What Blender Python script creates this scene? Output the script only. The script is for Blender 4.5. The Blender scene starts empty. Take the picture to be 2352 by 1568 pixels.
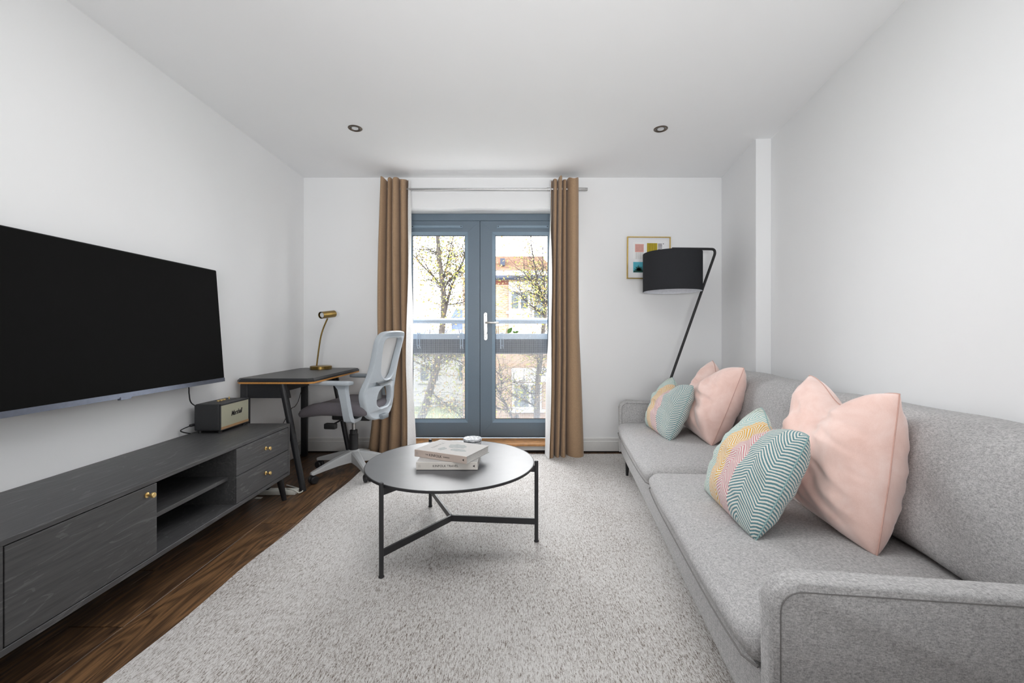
import bpy, bmesh, math, random
from mathutils import Vector, Matrix, noise

# ------------------------------------------------------------------ camera, world, lights, exposure
SC = bpy.context.scene
COL = SC.collection
FPX, CX, CY, EYE = 985.0, 1175.5, 765.0, 1.05        # focal length in pixels of the 2352 px wide frame

cam_d = bpy.data.cameras.new('camera')
cam_d.sensor_width = 36.0
cam_d.lens = FPX / 2352 * 36.0
cam_d.shift_y = -(784 - CY) / 2352
cam_d.clip_start = 0.02
cam_d.clip_end = 300
cam = bpy.data.objects.new('camera', cam_d)
COL.objects.link(cam)
cam.location = (0, 0, EYE)
cam.rotation_euler = (math.radians(90), 0, 0)
SC.camera = cam

world = bpy.data.worlds.new('overcast_sky')
SC.world = world
world.use_nodes = True
bg = world.node_tree.nodes['Background']
bg.inputs['Color'].default_value = (0.97, 0.985, 1.0, 1)
bg.inputs['Strength'].default_value = 7.0

def area_light(name, loc, rot, sx, sy, power, color=(1, 1, 1)):
    d = bpy.data.lights.new(name, 'AREA')
    d.shape = 'RECTANGLE'
    d.size, d.size_y, d.energy, d.color = sx, sy, power, color
    o = bpy.data.objects.new(name, d)
    COL.objects.link(o)
    o.location = loc
    o.rotation_euler = [math.radians(a) for a in rot]
    return o

def sun_light(name, elev, azim, strength, angle, color=(1, 1, 1)):
    d = bpy.data.lights.new(name, 'SUN')
    d.energy, d.angle, d.color = strength, math.radians(angle), color
    o = bpy.data.objects.new(name, d)
    COL.objects.link(o)
    e, z = math.radians(elev), math.radians(azim)
    v = Vector((math.sin(z) * math.cos(e), math.cos(z) * math.cos(e), math.sin(e)))   # towards the sun
    o.rotation_euler = v.to_track_quat('Z', 'Y').to_euler()
    return o

sun_light('veiled_sun', 32, -22, 9.0, 75, (1.0, 1.0, 1.0))
area_light('overhead_fill_light', (-0.15, 1.25, 2.41), (0, 0, 0), 1.5, 0.8, 12)  # unseen fill light, added to brighten the room from above
# fill light added behind the camera, tipped up to brighten ceiling and back wall
rear_fill = area_light('rear_fill_light', (0.0, -1.15, 1.15), (90 + 23, 0, 0), 1.2, 0.6, 21)
rear_fill.data.spread = math.radians(96)

SC.view_settings.view_transform = 'Standard'
SC.view_settings.look = 'None'
SC.view_settings.exposure = 0.44
SC.view_settings.gamma = 1.0
SC.view_settings.use_curve_mapping = False
SC.cycles.max_bounces = 10
SC.cycles.diffuse_bounces = 6
SC.cycles.transparent_max_bounces = 16
SC.cycles.caustics_reflective = False
SC.cycles.caustics_refractive = False
SC.cycles.use_denoising = True

# ------------------------------------------------------------------ helpers
def at(px, py, Y):
    """point of the room seen at a pixel of the photograph, at distance Y"""
    return Vector(((px - CX) / FPX * Y, Y, EYE - (py - CY) / FPX * Y))

def lin(c):
    c = c / 255.0
    return c / 12.92 if c <= 0.04045 else ((c + 0.055) / 1.055) ** 2.4

def out(r, g, b, k=0.55):          # outdoor materials, under an open sky much brighter than the room
    return (lin(r) * k, lin(g) * k, lin(b) * k, 1.0)

def rgb(r, g, b):
    return (lin(r), lin(g), lin(b), 1.0)

def world_of(o):
    m = o.matrix_parent_inverse @ o.matrix_basis if o.parent else o.matrix_basis.copy()
    return world_of(o.parent) @ m if o.parent else m

def tag(o, label=None, cat=None, group=None, kind=None):
    if label: o['label'] = label
    if cat: o['category'] = cat
    if group: o['group'] = group
    if kind: o['kind'] = kind
    return o

def empty(name, loc=(0, 0, 0), rz=0.0, label=None, cat=None, group=None, kind=None):
    o = bpy.data.objects.new(name, None)
    o.empty_display_size = 0.1
    COL.objects.link(o)
    o.location = loc
    o.rotation_euler = (0, 0, rz)
    return tag(o, label, cat, group, kind)

def obj(name, bm, mat, parent=None, smooth=True, world=True, angle=40, label=None):
    """link a bmesh as one object; with world=True its coordinates are room coordinates, else local to the parent"""
    me = bpy.data.meshes.new(name)
    bmesh.ops.recalc_face_normals(bm, faces=bm.faces)
    bm.to_mesh(me)
    bm.free()
    return objm(name, me, mat, parent, smooth, world, angle, label)

def objm(name, me, mat, parent=None, smooth=True, world=True, angle=40, label=None):
    for m in (mat if isinstance(mat, (list, tuple)) else [mat]):
        me.materials.append(m)
    o = bpy.data.objects.new(name, me)
    COL.objects.link(o)
    if parent is not None:
        o.parent = parent
        if world:
            o.matrix_parent_inverse = world_of(parent).inverted()
    if smooth:
        me.polygons.foreach_set('use_smooth', [True] * len(me.polygons))
        try:
            me.set_sharp_from_angle(angle=math.radians(angle))
        except Exception:
            pass
    if label: o['label'] = label
    return o

def copy_tree(o, parent=None):
    c = o.copy()
    COL.objects.link(c)
    if parent is not None:
        c.parent = parent
        c.matrix_parent_inverse = o.matrix_parent_inverse.copy()
    for ch in list(o.children):
        copy_tree(ch, c)
    return c

def NB():
    return bmesh.new()

def box(bm, x0, x1, y0, y1, z0, z1, bev=0.0, seg=2, mat=None):
    vs = [bm.verts.new(p) for p in ((x0, y0, z0), (x1, y0, z0), (x1, y1, z0), (x0, y1, z0),
                                    (x0, y0, z1), (x1, y0, z1), (x1, y1, z1), (x0, y1, z1))]
    if mat is not None:
        for v in vs: v.co = mat @ v.co
    fs = [bm.faces.new([vs[i] for i in f]) for f in ((0, 3, 2, 1), (4, 5, 6, 7), (0, 1, 5, 4), (1, 2, 6, 5), (2, 3, 7, 6), (3, 0, 4, 7))]
    if bev > 0:
        es = list({e for f in fs for e in f.edges})
        bmesh.ops.bevel(bm, geom=es, offset=bev, segments=seg, profile=0.5, affect='EDGES')
    return bm

def frame_of(d):
    d = d.normalized()
    a = Vector((0, 0, 1)) if abs(d.z) < 0.9 else Vector((1, 0, 0))
    u = d.cross(a).normalized()
    return u, d.cross(u).normalized()

def cyl(bm, p0, p1, r0, r1=None, seg=16, caps=True, bev=0.0):
    p0, p1 = Vector(p0), Vector(p1)
    r1 = r0 if r1 is None else r1
    u, w = frame_of(p1 - p0)
    d = (p1 - p0).normalized()
    rings = [(p0, r0), (p1, r1)]
    if bev > 0:
        rings = [(p0, r0 - bev), (p0 + d * bev, r0), (p1 - d * bev, r1), (p1, r1 - bev)]
    prev, first = None, None
    for p, r in rings:
        ring = [bm.verts.new(p + (u * math.cos(2 * math.pi * i / seg) + w * math.sin(2 * math.pi * i / seg)) * r) for i in range(seg)]
        if prev:
            for i in range(seg):
                bm.faces.new((prev[i], prev[(i + 1) % seg], ring[(i + 1) % seg], ring[i]))
        else:
            first = ring
        prev = ring
    if caps:
        bm.faces.new(first[::-1])
        bm.faces.new(prev)
    return bm

def tube(bm, pts, r, seg=10, closed=False, caps=True):
    pts = [Vector(p) for p in pts]
    n = len(pts)
    rs = r if isinstance(r, (list, tuple)) else [r] * n
    rings = []
    u = None
    for i, p in enumerate(pts):
        if closed:
            d = pts[(i + 1) % n] - pts[i - 1]
        else:
            d = pts[min(i + 1, n - 1)] - pts[max(i - 1, 0)]
        d.normalize()
        if u is None:
            u, w = frame_of(d)
        else:
            u = (u - d * u.dot(d))
            if u.length < 1e-6: u, w = frame_of(d)
            u.normalize()
            w = d.cross(u)
        rings.append([bm.verts.new(p + (u * math.cos(2 * math.pi * k / seg) + w * math.sin(2 * math.pi * k / seg)) * rs[i]) for k in range(seg)])
    m = n if closed else n - 1
    for i in range(m):
        a, b = rings[i], rings[(i + 1) % n]
        for k in range(seg):
            bm.faces.new((a[k], a[(k + 1) % seg], b[(k + 1) % seg], b[k]))
    if caps and not closed:
        bm.faces.new(rings[0][::-1]); bm.faces.new(rings[-1])
    return bm

def smooth_pts(pts, n=8):
    """Catmull-Rom through the points"""
    P = [Vector(p) for p in pts]
    out = []
    for i in range(len(P) - 1):
        p0, p1, p2, p3 = P[max(i - 1, 0)], P[i], P[i + 1], P[min(i + 2, len(P) - 1)]
        for k in range(n):
            t = k / n
            out.append(0.5 * ((2 * p1) + (p2 - p0) * t + (2 * p0 - 5 * p1 + 4 * p2 - p3) * t * t + (3 * p1 - p0 - 3 * p2 + p3) * t ** 3))
    out.append(P[-1])
    return out

def lathe(bm, prof, c=(0, 0, 0), seg=32, cap0=True, cap1=True):
    c = Vector(c)
    prev, first = None, None
    for r, z in prof:
        ring = [bm.verts.new(c + Vector((r * math.cos(2 * math.pi * i / seg), r * math.sin(2 * math.pi * i / seg), z))) for i in range(seg)]
        if prev:
            for i in range(seg):
                bm.faces.new((prev[i], prev[(i + 1) % seg], ring[(i + 1) % seg], ring[i]))
        else:
            first = ring
        prev = ring
    if cap0: bm.faces.new(first[::-1])
    if cap1: bm.faces.new(prev)
    return bm

def prism(bm, pts, ext, bev=0.0, seg=2):
    """polygon of 3D points swept by the vector ext"""
    ext = Vector(ext)
    a = [bm.verts.new(Vector(p)) for p in pts]
    b = [bm.verts.new(Vector(p) + ext) for p in pts]
    n = len(pts)
    f0, f1 = bm.faces.new(a[::-1]), bm.faces.new(b)
    for i in range(n):
        bm.faces.new((a[i], a[(i + 1) % n], b[(i + 1) % n], b[i]))
    if bev > 0:
        es = list(set(f0.edges) | set(f1.edges))
        bmesh.ops.bevel(bm, geom=es, offset=bev, segments=seg, profile=0.5, affect='EDGES')
    return bm

def grid(bm, f, nu, nv, uv=False):
    lay = bm.loops.layers.uv.verify() if uv else None
    V = [[bm.verts.new(f(i / nu, j / nv)) for j in range(nv + 1)] for i in range(nu + 1)]
    for i in range(nu):
        for j in range(nv):
            fc = bm.faces.new((V[i][j], V[i + 1][j], V[i + 1][j + 1], V[i][j + 1]))
            if uv:
                for l, (a, b) in zip(fc.loops, ((i, j), (i + 1, j), (i + 1, j + 1), (i, j + 1))):
                    l[lay].uv = (a / nu, b / nv)
    return V

def rbox(bm, lo, hi, r, n=12, post=None):
    """box with rounded edges and a dense surface; post(p, q) moves each point, q in -1..1"""
    lo, hi = Vector(lo), Vector(hi)
    c, h = (lo + hi) / 2, (hi - lo) / 2
    seen = {}
    def vert(q):
        key = (round(q[0] * 4096), round(q[1] * 4096), round(q[2] * 4096))
        if key in seen: return seen[key]
        p = Vector((q[0] * h.x, q[1] * h.y, q[2] * h.z))
        inner = Vector([max(-h[k] + min(r, h[k]), min(h[k] - min(r, h[k]), p[k])) for k in range(3)])
        d = p - inner
        if d.length > 1e-9: p = inner + d.normalized() * min(r, d.length if max(abs(d.x), abs(d.y), abs(d.z)) < r * 0.999 else r)
        p = c + p
        if post: p = post(p, Vector(q))
        v = bm.verts.new(p)
        seen[key] = v
        return v
    # sample more densely near the edges
    def S(k, half):
        t = k / n * 2 - 1
        e = min(0.95, 2.2 * r / max(half, 1e-6))
        return math.copysign(1, t) * (1 - (1 - abs(t)) ** (1 + e)) if t else 0.0
    for ax in range(3):
        a, b = [k for k in range(3) if k != ax]
        for s in (-1, 1):
            for i in range(n):
                for j in range(n):
                    q = []
                    for (ii, jj) in ((i, j), (i + 1, j), (i + 1, j + 1), (i, j + 1)):
                        t = [0, 0, 0]
                        t[ax] = s; t[a] = S(ii, h[a]); t[b] = S(jj, h[b])
                        q.append(vert(t))
                    try: bm.faces.new(q)
                    except ValueError: pass
    return bm

def text_mesh(name, body, size, M, mat, parent, shear=0.0, depth=0.0006, align='CENTER', spacing=1.0, sx=1.0, bold=0.0):
    cu = bpy.data.curves.new(name, 'FONT')
    cu.body, cu.size, cu.shear, cu.extrude = body, size, shear, depth
    cu.align_x, cu.align_y = align, 'CENTER'
    cu.space_character = spacing
    cu.offset = bold
    cu.resolution_u = 3
    tmp = bpy.data.objects.new(name + '_curve', cu)
    COL.objects.link(tmp)
    dg = bpy.context.evaluated_depsgraph_get()
    me = bpy.data.meshes.new_from_object(tmp.evaluated_get(dg))
    bpy.data.objects.remove(tmp)
    bpy.data.curves.remove(cu)
    me.transform(M @ Matrix.Diagonal((sx, 1, 1, 1)))
    me.name = name
    return objm(name, me, mat, parent, smooth=False)

def basis(origin, ux, uy):
    ux, uy = Vector(ux).normalized(), Vector(uy).normalized()
    uz = ux.cross(uy)
    M = Matrix((ux, uy, uz)).transposed().to_4x4()
    M.translation = Vector(origin)
    return M

# ------------------------------------------------------------------ materials
class NT:
    def __init__(self, name):
        self.m = bpy.data.materials.new(name)
        self.m.use_nodes = True
        self.t = self.m.node_tree
        self.p = self.t.nodes['Principled BSDF']
        self.out = self.t.nodes['Material Output']
    def n(self, typ, **kw):
        nd = self.t.nodes.new(typ)
        for k, v in kw.items(): setattr(nd, k, v)
        return nd
    def l(self, a, b):
        self.t.links.new(a, b)
    def math(self, op, a, b=None, clamp=False):
        nd = self.n('ShaderNodeMath', operation=op, use_clamp=clamp)
        for i, v in enumerate((a, b)):
            if v is None: continue
            if isinstance(v, (int, float)): nd.inputs[i].default_value = v
            else: self.l(v, nd.inputs[i])
        return nd.outputs[0]
    def coords(self, kind='Object', scale=(1, 1, 1), rot=(0, 0, 0)):
        tc = self.n('ShaderNodeTexCoord')
        mp = self.n('ShaderNodeMapping')
        mp.inputs['Scale'].default_value = scale
        mp.inputs['Rotation'].default_value = rot
        self.l(tc.outputs[kind], mp.inputs['Vector'])
        return mp.outputs[0]
    def noise(self, vec, scale=5, detail=4, rough=0.55, dist=0.0):
        nd = self.n('ShaderNodeTexNoise')
        nd.inputs['Scale'].default_value = scale
        nd.inputs['Detail'].default_value = detail
        nd.inputs['Roughness'].default_value = rough
        nd.inputs['Distortion'].default_value = dist
        if vec is not None: self.l(vec, nd.inputs['Vector'])
        return nd.outputs['Fac']
    def ramp(self, fac, stops, interp='LINEAR'):
        nd = self.n('ShaderNodeValToRGB')
        cr = nd.color_ramp
        cr.interpolation = interp
        while len(cr.elements) < len(stops): cr.elements.new(0.5)
        for e, (pos, col) in zip(cr.elements, stops):
            e.position, e.color = pos, col
        self.l(fac, nd.inputs['Fac'])
        return nd.outputs['Color']
    def mix(self, fac, a, b, blend='MIX'):
        nd = self.n('ShaderNodeMix', data_type='RGBA', blend_type=blend)
        for i, v in ((0, fac), (6, a), (7, b)):
            if isinstance(v, (int, float)): nd.inputs[i].default_value = v
            elif isinstance(v, tuple): nd.inputs[i].default_value = v
            else: self.l(v, nd.inputs[i])
        return nd.outputs[2]
    def bump(self, h, strength=0.2, dist=0.01):
        nd = self.n('ShaderNodeBump')
        nd.inputs['Strength'].default_value = strength
        nd.inputs['Distance'].default_value = dist
        self.l(h, nd.inputs['Height'])
        self.l(nd.outputs[0], self.p.inputs['Normal'])
    def base(self, c):
        if isinstance(c, tuple): self.p.inputs['Base Color'].default_value = c
        else: self.l(c, self.p.inputs['Base Color'])
    def set(self, rough=0.5, metal=0.0, spec=0.5, sheen=0.0):
        self.p.inputs['Roughness'].default_value = rough
        self.p.inputs['Metallic'].default_value = metal
        self.p.inputs['Specular IOR Level'].default_value = spec
        if sheen:
            self.p.inputs['Sheen Weight'].default_value = sheen
            self.p.inputs['Sheen Roughness'].default_value = 0.5
        return self

def plain(name, c, rough=0.5, metal=0.0, spec=0.5, grain=0.06, scale=60, bump=0.0, sheen=0.0):
    """one colour with a fine mottle"""
    k = NT(name).set(rough, metal, spec, sheen)
    v = k.coords()
    f = k.noise(v, scale, 3)
    lo = tuple(max(0, x * (1 - grain)) for x in c[:3]) + (1,)
    hi = tuple(min(1, x * (1 + grain)) for x in c[:3]) + (1,)
    k.base(k.ramp(f, [(0.3, lo), (0.7, hi)]))
    if bump: k.bump(f, bump, 0.002)
    return k.m

def mat_paint(name, c, rough=0.85):
    k = NT(name).set(rough, 0, 0.25)
    v = k.coords()
    k.base(k.ramp(k.noise(v, 1.3, 3), [(0.3, tuple(x * 0.985 for x in c[:3]) + (1,)), (0.7, c)]))
    k.bump(k.noise(v, 260, 2), 0.05, 0.001)
    return k.m

def mat_floorwood():
    k = NT('dark_walnut_plank').set(0.36, 0, 0.45)
    tc = k.n('ShaderNodeTexCoord')
    oi = k.n('ShaderNodeObjectInfo')
    off = k.n('ShaderNodeVectorMath', operation='ADD')
    cmb = k.n('ShaderNodeCombineXYZ')
    k.l(k.math('MULTIPLY', oi.outputs['Random'], 37.0), cmb.inputs[0])
    k.l(k.math('MULTIPLY', oi.outputs['Random'], 61.0), cmb.inputs[1])
    k.l(tc.outputs['Object'], off.inputs[0]); k.l(cmb.outputs[0], off.inputs[1])
    def mp(s):
        m = k.n('ShaderNodeMapping'); m.inputs['Scale'].default_value = s
        k.l(off.outputs[0], m.inputs['Vector']); return m.outputs[0]
    broad = k.noise(mp((8, 1.0, 1)), 1.0, 2, 0.45, 1.1)
    rings = k.math('FRACT', k.math('MULTIPLY', broad, 9.0))
    rings = k.math('ABSOLUTE', k.math('SUBTRACT', rings, 0.5))
    fine = k.noise(mp((150, 5, 1)), 1.0, 4, 0.6, 0.3)
    g = k.math('ADD', k.math('MULTIPLY', rings, 0.55), k.math('MULTIPLY', fine, 0.75))
    g = k.math('ADD', g, k.math('MULTIPLY', k.math('SUBTRACT', oi.outputs['Random'], 0.5), 0.16))
    k.base(k.ramp(g, [(0.24, rgb(46, 34, 25)), (0.5, rgb(88, 65, 46)), (0.78, rgb(138, 103, 70))]))
    k.bump(fine, 0.12, 0.002)
    return k.m

def mat_blackoak():
    k = NT('black_stained_oak').set(0.45, 0, 0.4)
    v = k.coords('Object', (34, 2.2, 34))
    broad = k.noise(k.coords('Object', (4, 0.9, 4.5)), 1.0, 2, 0.45, 1.4)
    rings = k.math('ABSOLUTE', k.math('SUBTRACT', k.math('FRACT', k.math('MULTIPLY', broad, 13)), 0.5))
    fine = k.noise(v, 3.0, 5, 0.65, 0.4)
    pores = k.math('MULTIPLY', k.math('LESS_THAN', rings, 0.06), k.math('GREATER_THAN', fine, 0.50))
    base = k.ramp(fine, [(0.3, rgb(66, 66, 67)), (0.62, rgb(80, 80, 81)), (0.8, rgb(94, 94, 95))])
    k.base(k.mix(k.math('MULTIPLY', pores, 0.26), base, rgb(128, 128, 129)))
    k.bump(fine, 0.18, 0.002)
    return k.m

def mat_rug():
    k = NT('heathered_rug').set(0.95, 0, 0.1, 0.2)
    st = k.noise(k.coords('Object', (300, 62, 60)), 1.0, 3, 0.7, 0.6)
    fine = k.noise(k.coords('Object', (1, 1, 1)), 420, 2, 0.6)
    big = k.noise(k.coords('Object', (1.3, 1.0, 1)), 1.2, 2)
    g = k.math('ADD', k.math('MULTIPLY', st, 0.75), k.math('MULTIPLY', fine, 0.30))
    g = k.math('ADD', g, k.math('MULTIPLY', k.math('SUBTRACT', big, 0.5), 0.16))
    k.base(k.ramp(g, [(0.37, rgb(96, 82, 70)), (0.445, rgb(158, 150, 144)), (0.515, rgb(204, 201, 198)), (0.65, rgb(226, 224, 222))]))
    k.bump(g, 0.6, 0.006)
    return k.m

def mat_fabric(name, c, dark=0.72, light=1.16, scale=1.0, bump=0.35, sheen=0.06):
    k = NT(name).set(0.95, 0, 0.1, sheen)
    a = k.noise(k.coords('Object', (520 * scale, 150 * scale, 420 * scale)), 1.0, 2, 0.6)
    b = k.noise(k.coords('Object', (150 * scale, 520 * scale, 420 * scale)), 1.0, 2, 0.6)
    c3 = k.noise(k.coords('Object'), 130 * scale, 3, 0.6)
    g = k.math('ADD', k.math('MULTIPLY', a, 0.4), k.math('MULTIPLY', b, 0.4))
    g = k.math('ADD', g, k.math('MULTIPLY', c3, 0.2))
    lo = tuple(x * dark for x in c[:3]) + (1,)
    hi = tuple(min(1, x * light) for x in c[:3]) + (1,)
    k.base(k.ramp(g, [(0.38, lo), (0.62, hi)]))
    k.bump(g, bump, 0.003)
    return k.m

def mat_velvet():
    k = NT('pink_velvet').set(0.8, 0, 0.15, 0.6)
    v = k.coords()
    a = k.noise(v, 9, 4, 0.6, 0.5)
    b = k.noise(v, 380, 2)
    g = k.math('ADD', k.math('MULTIPLY', a, 0.8), k.math('MULTIPLY', b, 0.2))
    k.base(k.ramp(g, [(0.3, rgb(226, 188, 176)), (0.52, rgb(238, 205, 195)), (0.72, rgb(246, 220, 212))]))
    k.bump(b, 0.08, 0.001)
    return k.m

def mat_herringbone(name, shift=0.0):
    k = NT(name).set(0.95, 0, 0.1, 0.25)
    tc = k.n('ShaderNodeTexCoord')
    sep = k.n('ShaderNodeSeparateXYZ')
    k.l(tc.outputs['UV'], sep.inputs[0])
    nz = k.math('MULTIPLY', k.math('SUBTRACT', k.noise(tc.outputs['UV'], 5, 2), 0.5), 0.03)
    u = k.math('ADD', sep.outputs[0], nz)
    v = sep.outputs[1]
    band = k.ramp(u, [(0.0, rgb(128, 164, 150)), (0.16 + shift, rgb(150, 190, 186)), (0.31 + shift, rgb(224, 168, 58)),
                      (0.52 + shift, rgb(206, 138, 148)), (0.72 + shift, rgb(98, 140, 148))], 'CONSTANT')
    tri = k.math('ABSOLUTE', k.math('SUBTRACT', k.math('FRACT', k.math('MULTIPLY', u, 4.2)), 0.5))
    ph = k.math('FRACT', k.math('ADD', k.math('MULTIPLY', v, 34.0), k.math('MULTIPLY', tri, 8.0)))
    st = k.math('MULTIPLY', k.math('ABSOLUTE', k.math('SUBTRACT', ph, 0.5)), 2.0)
    fl = k.noise(tc.outputs['UV'], 240, 2)
    st2 = k.math('ADD', st, k.math('MULTIPLY', k.math('SUBTRACT', fl, 0.5), 0.7))
    fac = k.ramp(st2, [(0.40, (0, 0, 0, 1)), (0.62, (1, 1, 1, 1))])
    k.base(k.mix(fac, band, rgb(226, 224, 216)))
    k.bump(st2, 0.5, 0.004)
    return k.m

def mat_curtain(name, c):
    k = NT(name).set(0.9, 0, 0.12, 0.2)
    tc = k.coords('Object', (900, 900, 900))
    a = k.noise(k.coords('Object', (500, 500, 90)), 1.0, 2)
    b = k.noise(k.coords('Object', (90, 90, 500)), 1.0, 2)
    g = k.math('ADD', k.math('MULTIPLY', a, 0.5), k.math('MULTIPLY', b, 0.5))
    k.base(k.ramp(g, [(0.35, tuple(x * 0.82 for x in c[:3]) + (1,)), (0.65, tuple(min(1, x * 1.12) for x in c[:3]) + (1,))]))
    k.bump(g, 0.15, 0.001)
    k.p.inputs['Transmission Weight'].default_value = 0.0
    return k.m

def mat_glass():
    k = NT('clear_glass')
    tr = k.n('ShaderNodeBsdfTransparent')
    gl = k.n('ShaderNodeBsdfGlossy')
    gl.inputs['Roughness'].default_value = 0.02
    mx = k.n('ShaderNodeMixShader')
    fr = k.n('ShaderNodeFresnel'); fr.inputs['IOR'].default_value = 1.04
    k.l(fr.outputs[0], mx.inputs[0]); k.l(tr.outputs[0], mx.inputs[1]); k.l(gl.outputs[0], mx.inputs[2])
    k.l(mx.outputs[0], k.out.inputs['Surface'])
    return k.m

def mat_mesh_fabric():
    k = NT('chair_mesh_weave').set(0.8, 0, 0.2)
    k.base(rgb(216, 216, 216))
    tr = k.n('ShaderNodeBsdfTransparent')
    mx = k.n('ShaderNodeMixShader')
    w = k.n('ShaderNodeTexChecker'); w.inputs['Scale'].default_value = 420
    k.l(k.coords(), w.inputs['Vector'])
    k.l(k.math('MULTIPLY', w.outputs['Fac'], 0.16), mx.inputs[0])
    k.l(k.p.outputs[0], mx.inputs[1]); k.l(tr.outputs[0], mx.inputs[2])
    k.l(mx.outputs[0], k.out.inputs['Surface'])
    return k.m

def mat_marble():
    k = NT('white_marble').set(0.3, 0, 0.5)
    v = k.coords('Object', (14, 14, 60))
    f = k.noise(v, 1.6, 4, 0.6, 1.5)
    e = k.math('ABSOLUTE', k.math('SUBTRACT', f, 0.5))
    k.base(k.ramp(e, [(0.0, rgb(110, 114, 120)), (0.05, rgb(200, 203, 206)), (0.14, rgb(232, 232, 232))]))
    return k.m

def mat_brick():
    k = NT('pale_brick').set(0.9, 0, 0.2)
    b = k.n('ShaderNodeTexBrick')
    b.inputs['Color1'].default_value = out(170, 138, 114, 0.48)
    b.inputs['Color2'].default_value = out(184, 158, 136, 0.48)
    b.inputs['Mortar'].default_value = out(190, 184, 174, 0.48)
    b.inputs['Scale'].default_value = 4.4
    b.inputs['Mortar Size'].default_value = 0.018
    tc = k.n('ShaderNodeTexCoord')
    sp = k.n('ShaderNodeSeparateXYZ'); cb = k.n('ShaderNodeCombineXYZ')
    k.l(tc.outputs['Object'], sp.inputs[0])
    k.l(k.math('ADD', sp.outputs[0], sp.outputs[1]), cb.inputs[0]); k.l(sp.outputs[2], cb.inputs[1])
    k.l(cb.outputs[0], b.inputs['Vector'])
    k.base(b.outputs['Color'])
    return k.m

def mat_speaker_cloth():
    k = NT('woven_speaker_cloth').set(0.85, 0, 0.2)
    tc = k.n('ShaderNodeTexCoord'); sp = k.n('ShaderNodeSeparateXYZ')
    k.l(tc.outputs['Object'], sp.inputs[0])
    a = k.math('FRACT', k.math('MULTIPLY', k.math('ADD', sp.outputs[1], sp.outputs[2]), 120.0))  # unseen pale slab, added to bounce daylight up through the doors
    b = k.math('FRACT', k.math('MULTIPLY', k.math('SUBTRACT', sp.outputs[1], sp.outputs[2]), 120.0))
    f = k.math('MULTIPLY', k.math('GREATER_THAN', a, 0.5), k.math('GREATER_THAN', b, 0.4))
    f = k.math('MULTIPLY', f, 0.7)
    k.base(k.mix(f, rgb(188, 186, 164), rgb(124, 130, 116)))
    k.bump(f, 0.2, 0.001)
    return k.m

M = {}
M['wall'] = mat_paint('white_wall_paint', rgb(241, 242, 243))
M['ceiling'] = mat_paint('white_ceiling_paint', rgb(245, 246, 247))
M['rear_dark'] = plain('darkened_rear_wall', rgb(80, 80, 82), 0.6, grain=0.05)
M['trim'] = plain('white_gloss_paint', rgb(226, 226, 224), 0.4, grain=0.02)
M['plank'] = mat_floorwood()
M['gap'] = plain('dark_gap', rgb(34, 27, 23), 0.9)
M['black_oak'] = mat_blackoak()
M['black_wood'] = plain('black_painted_wood', rgb(35, 36, 39), 0.45, grain=0.15, scale=90)
M['desk_top'] = plain('black_linoleum', rgb(70, 69, 68), 0.42, grain=0.08, scale=200)
M['ply'] = plain('honey_plywood_edge', rgb(206, 146, 72), 0.5, grain=0.14, scale=120)
M['brass'] = plain('polished_brass', rgb(246, 214, 148), 0.3, 1.0, grain=0.05)
M['old_brass'] = plain('antique_brass', rgb(140, 116, 66), 0.35, 1.0, grain=0.12)
M['screen'] = plain('black_screen', rgb(19, 19, 19), 0.7, spec=0.06, grain=0.0)
M['tv_bezel'] = plain('gunmetal_bezel', rgb(34, 34, 36), 0.35, 0.3)
M['tv_silver'] = plain('silver_trim', rgb(112, 117, 130), 0.3, 0.9)
M['vinyl'] = plain('black_vinyl', rgb(47, 48, 50), 0.55, grain=0.25, scale=400, bump=0.3)
M['cloth'] = mat_speaker_cloth()
M['gold_strip'] = plain('tan_speaker_trim', rgb(178, 142, 104), 0.5)
M['black'] = plain('black_plastic', rgb(34, 34, 36), 0.5)
M['black_metal'] = plain('black_powder_coat', rgb(52, 52, 54), 0.45, 0.2, grain=0.04)
M['table_top'] = plain('dark_satin_metal', rgb(84, 85, 88), 0.40, 0.0, spec=0.55, grain=0.05, scale=14)
M['rug'] = mat_rug()
M['sofa'] = mat_fabric('grey_tweed', rgb(180, 179, 179), 0.62, 1.22, 0.75, 0.45)
M['sofa_seam'] = plain('grey_seam', rgb(120, 118, 117), 0.9)
M['velvet'] = mat_velvet()
M['velvet_seam'] = plain('pink_seam', rgb(206, 166, 154), 0.9)
M['herring'] = mat_herringbone('striped_herringbone_weave')
M['herring_seam'] = plain('teal_seam', rgb(140, 172, 172), 0.95)
M['curtain'] = mat_curtain('tan_curtain_cloth', rgb(170, 142, 114))
M['lining'] = mat_curtain('white_lining_cloth', rgb(232, 231, 230))
M['steel'] = plain('brushed_steel', rgb(190, 190, 190), 0.28, 1.0)
M['door'] = plain('slate_blue_door_paint', rgb(100, 116, 130), 0.42, grain=0.03, scale=120)
M['bead'] = plain('pale_blue_bead', rgb(126, 146, 162), 0.4, grain=0.03)
M['glass'] = mat_glass()
M['gasket'] = plain('black_gasket', rgb(40, 42, 48), 0.7)
M['oak'] = plain('honey_oak', rgb(196, 142, 88), 0.32, grain=0.2, scale=22)
M['chrome'] = plain('satin_nickel', rgb(206, 203, 198), 0.3, 0.9)
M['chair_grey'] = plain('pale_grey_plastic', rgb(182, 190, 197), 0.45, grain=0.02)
M['chair_base'] = plain('light_grey_nylon', rgb(188, 190, 191), 0.5, grain=0.02)
M['chair_seat'] = mat_fabric('plum_grey_cloth', rgb(112, 108, 113), 0.85, 1.1, 1.6, 0.2)
M['chair_mesh'] = mat_mesh_fabric()
M['bracket_shaded_arm'] = plain('bracket_and_shaded_arm_grey', rgb(128, 136, 142), 0.5)
M['shade'] = mat_fabric('charcoal_shade_cloth', rgb(50, 51, 54), 0.9, 1.1, 1.5, 0.1, 0.0)
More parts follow.
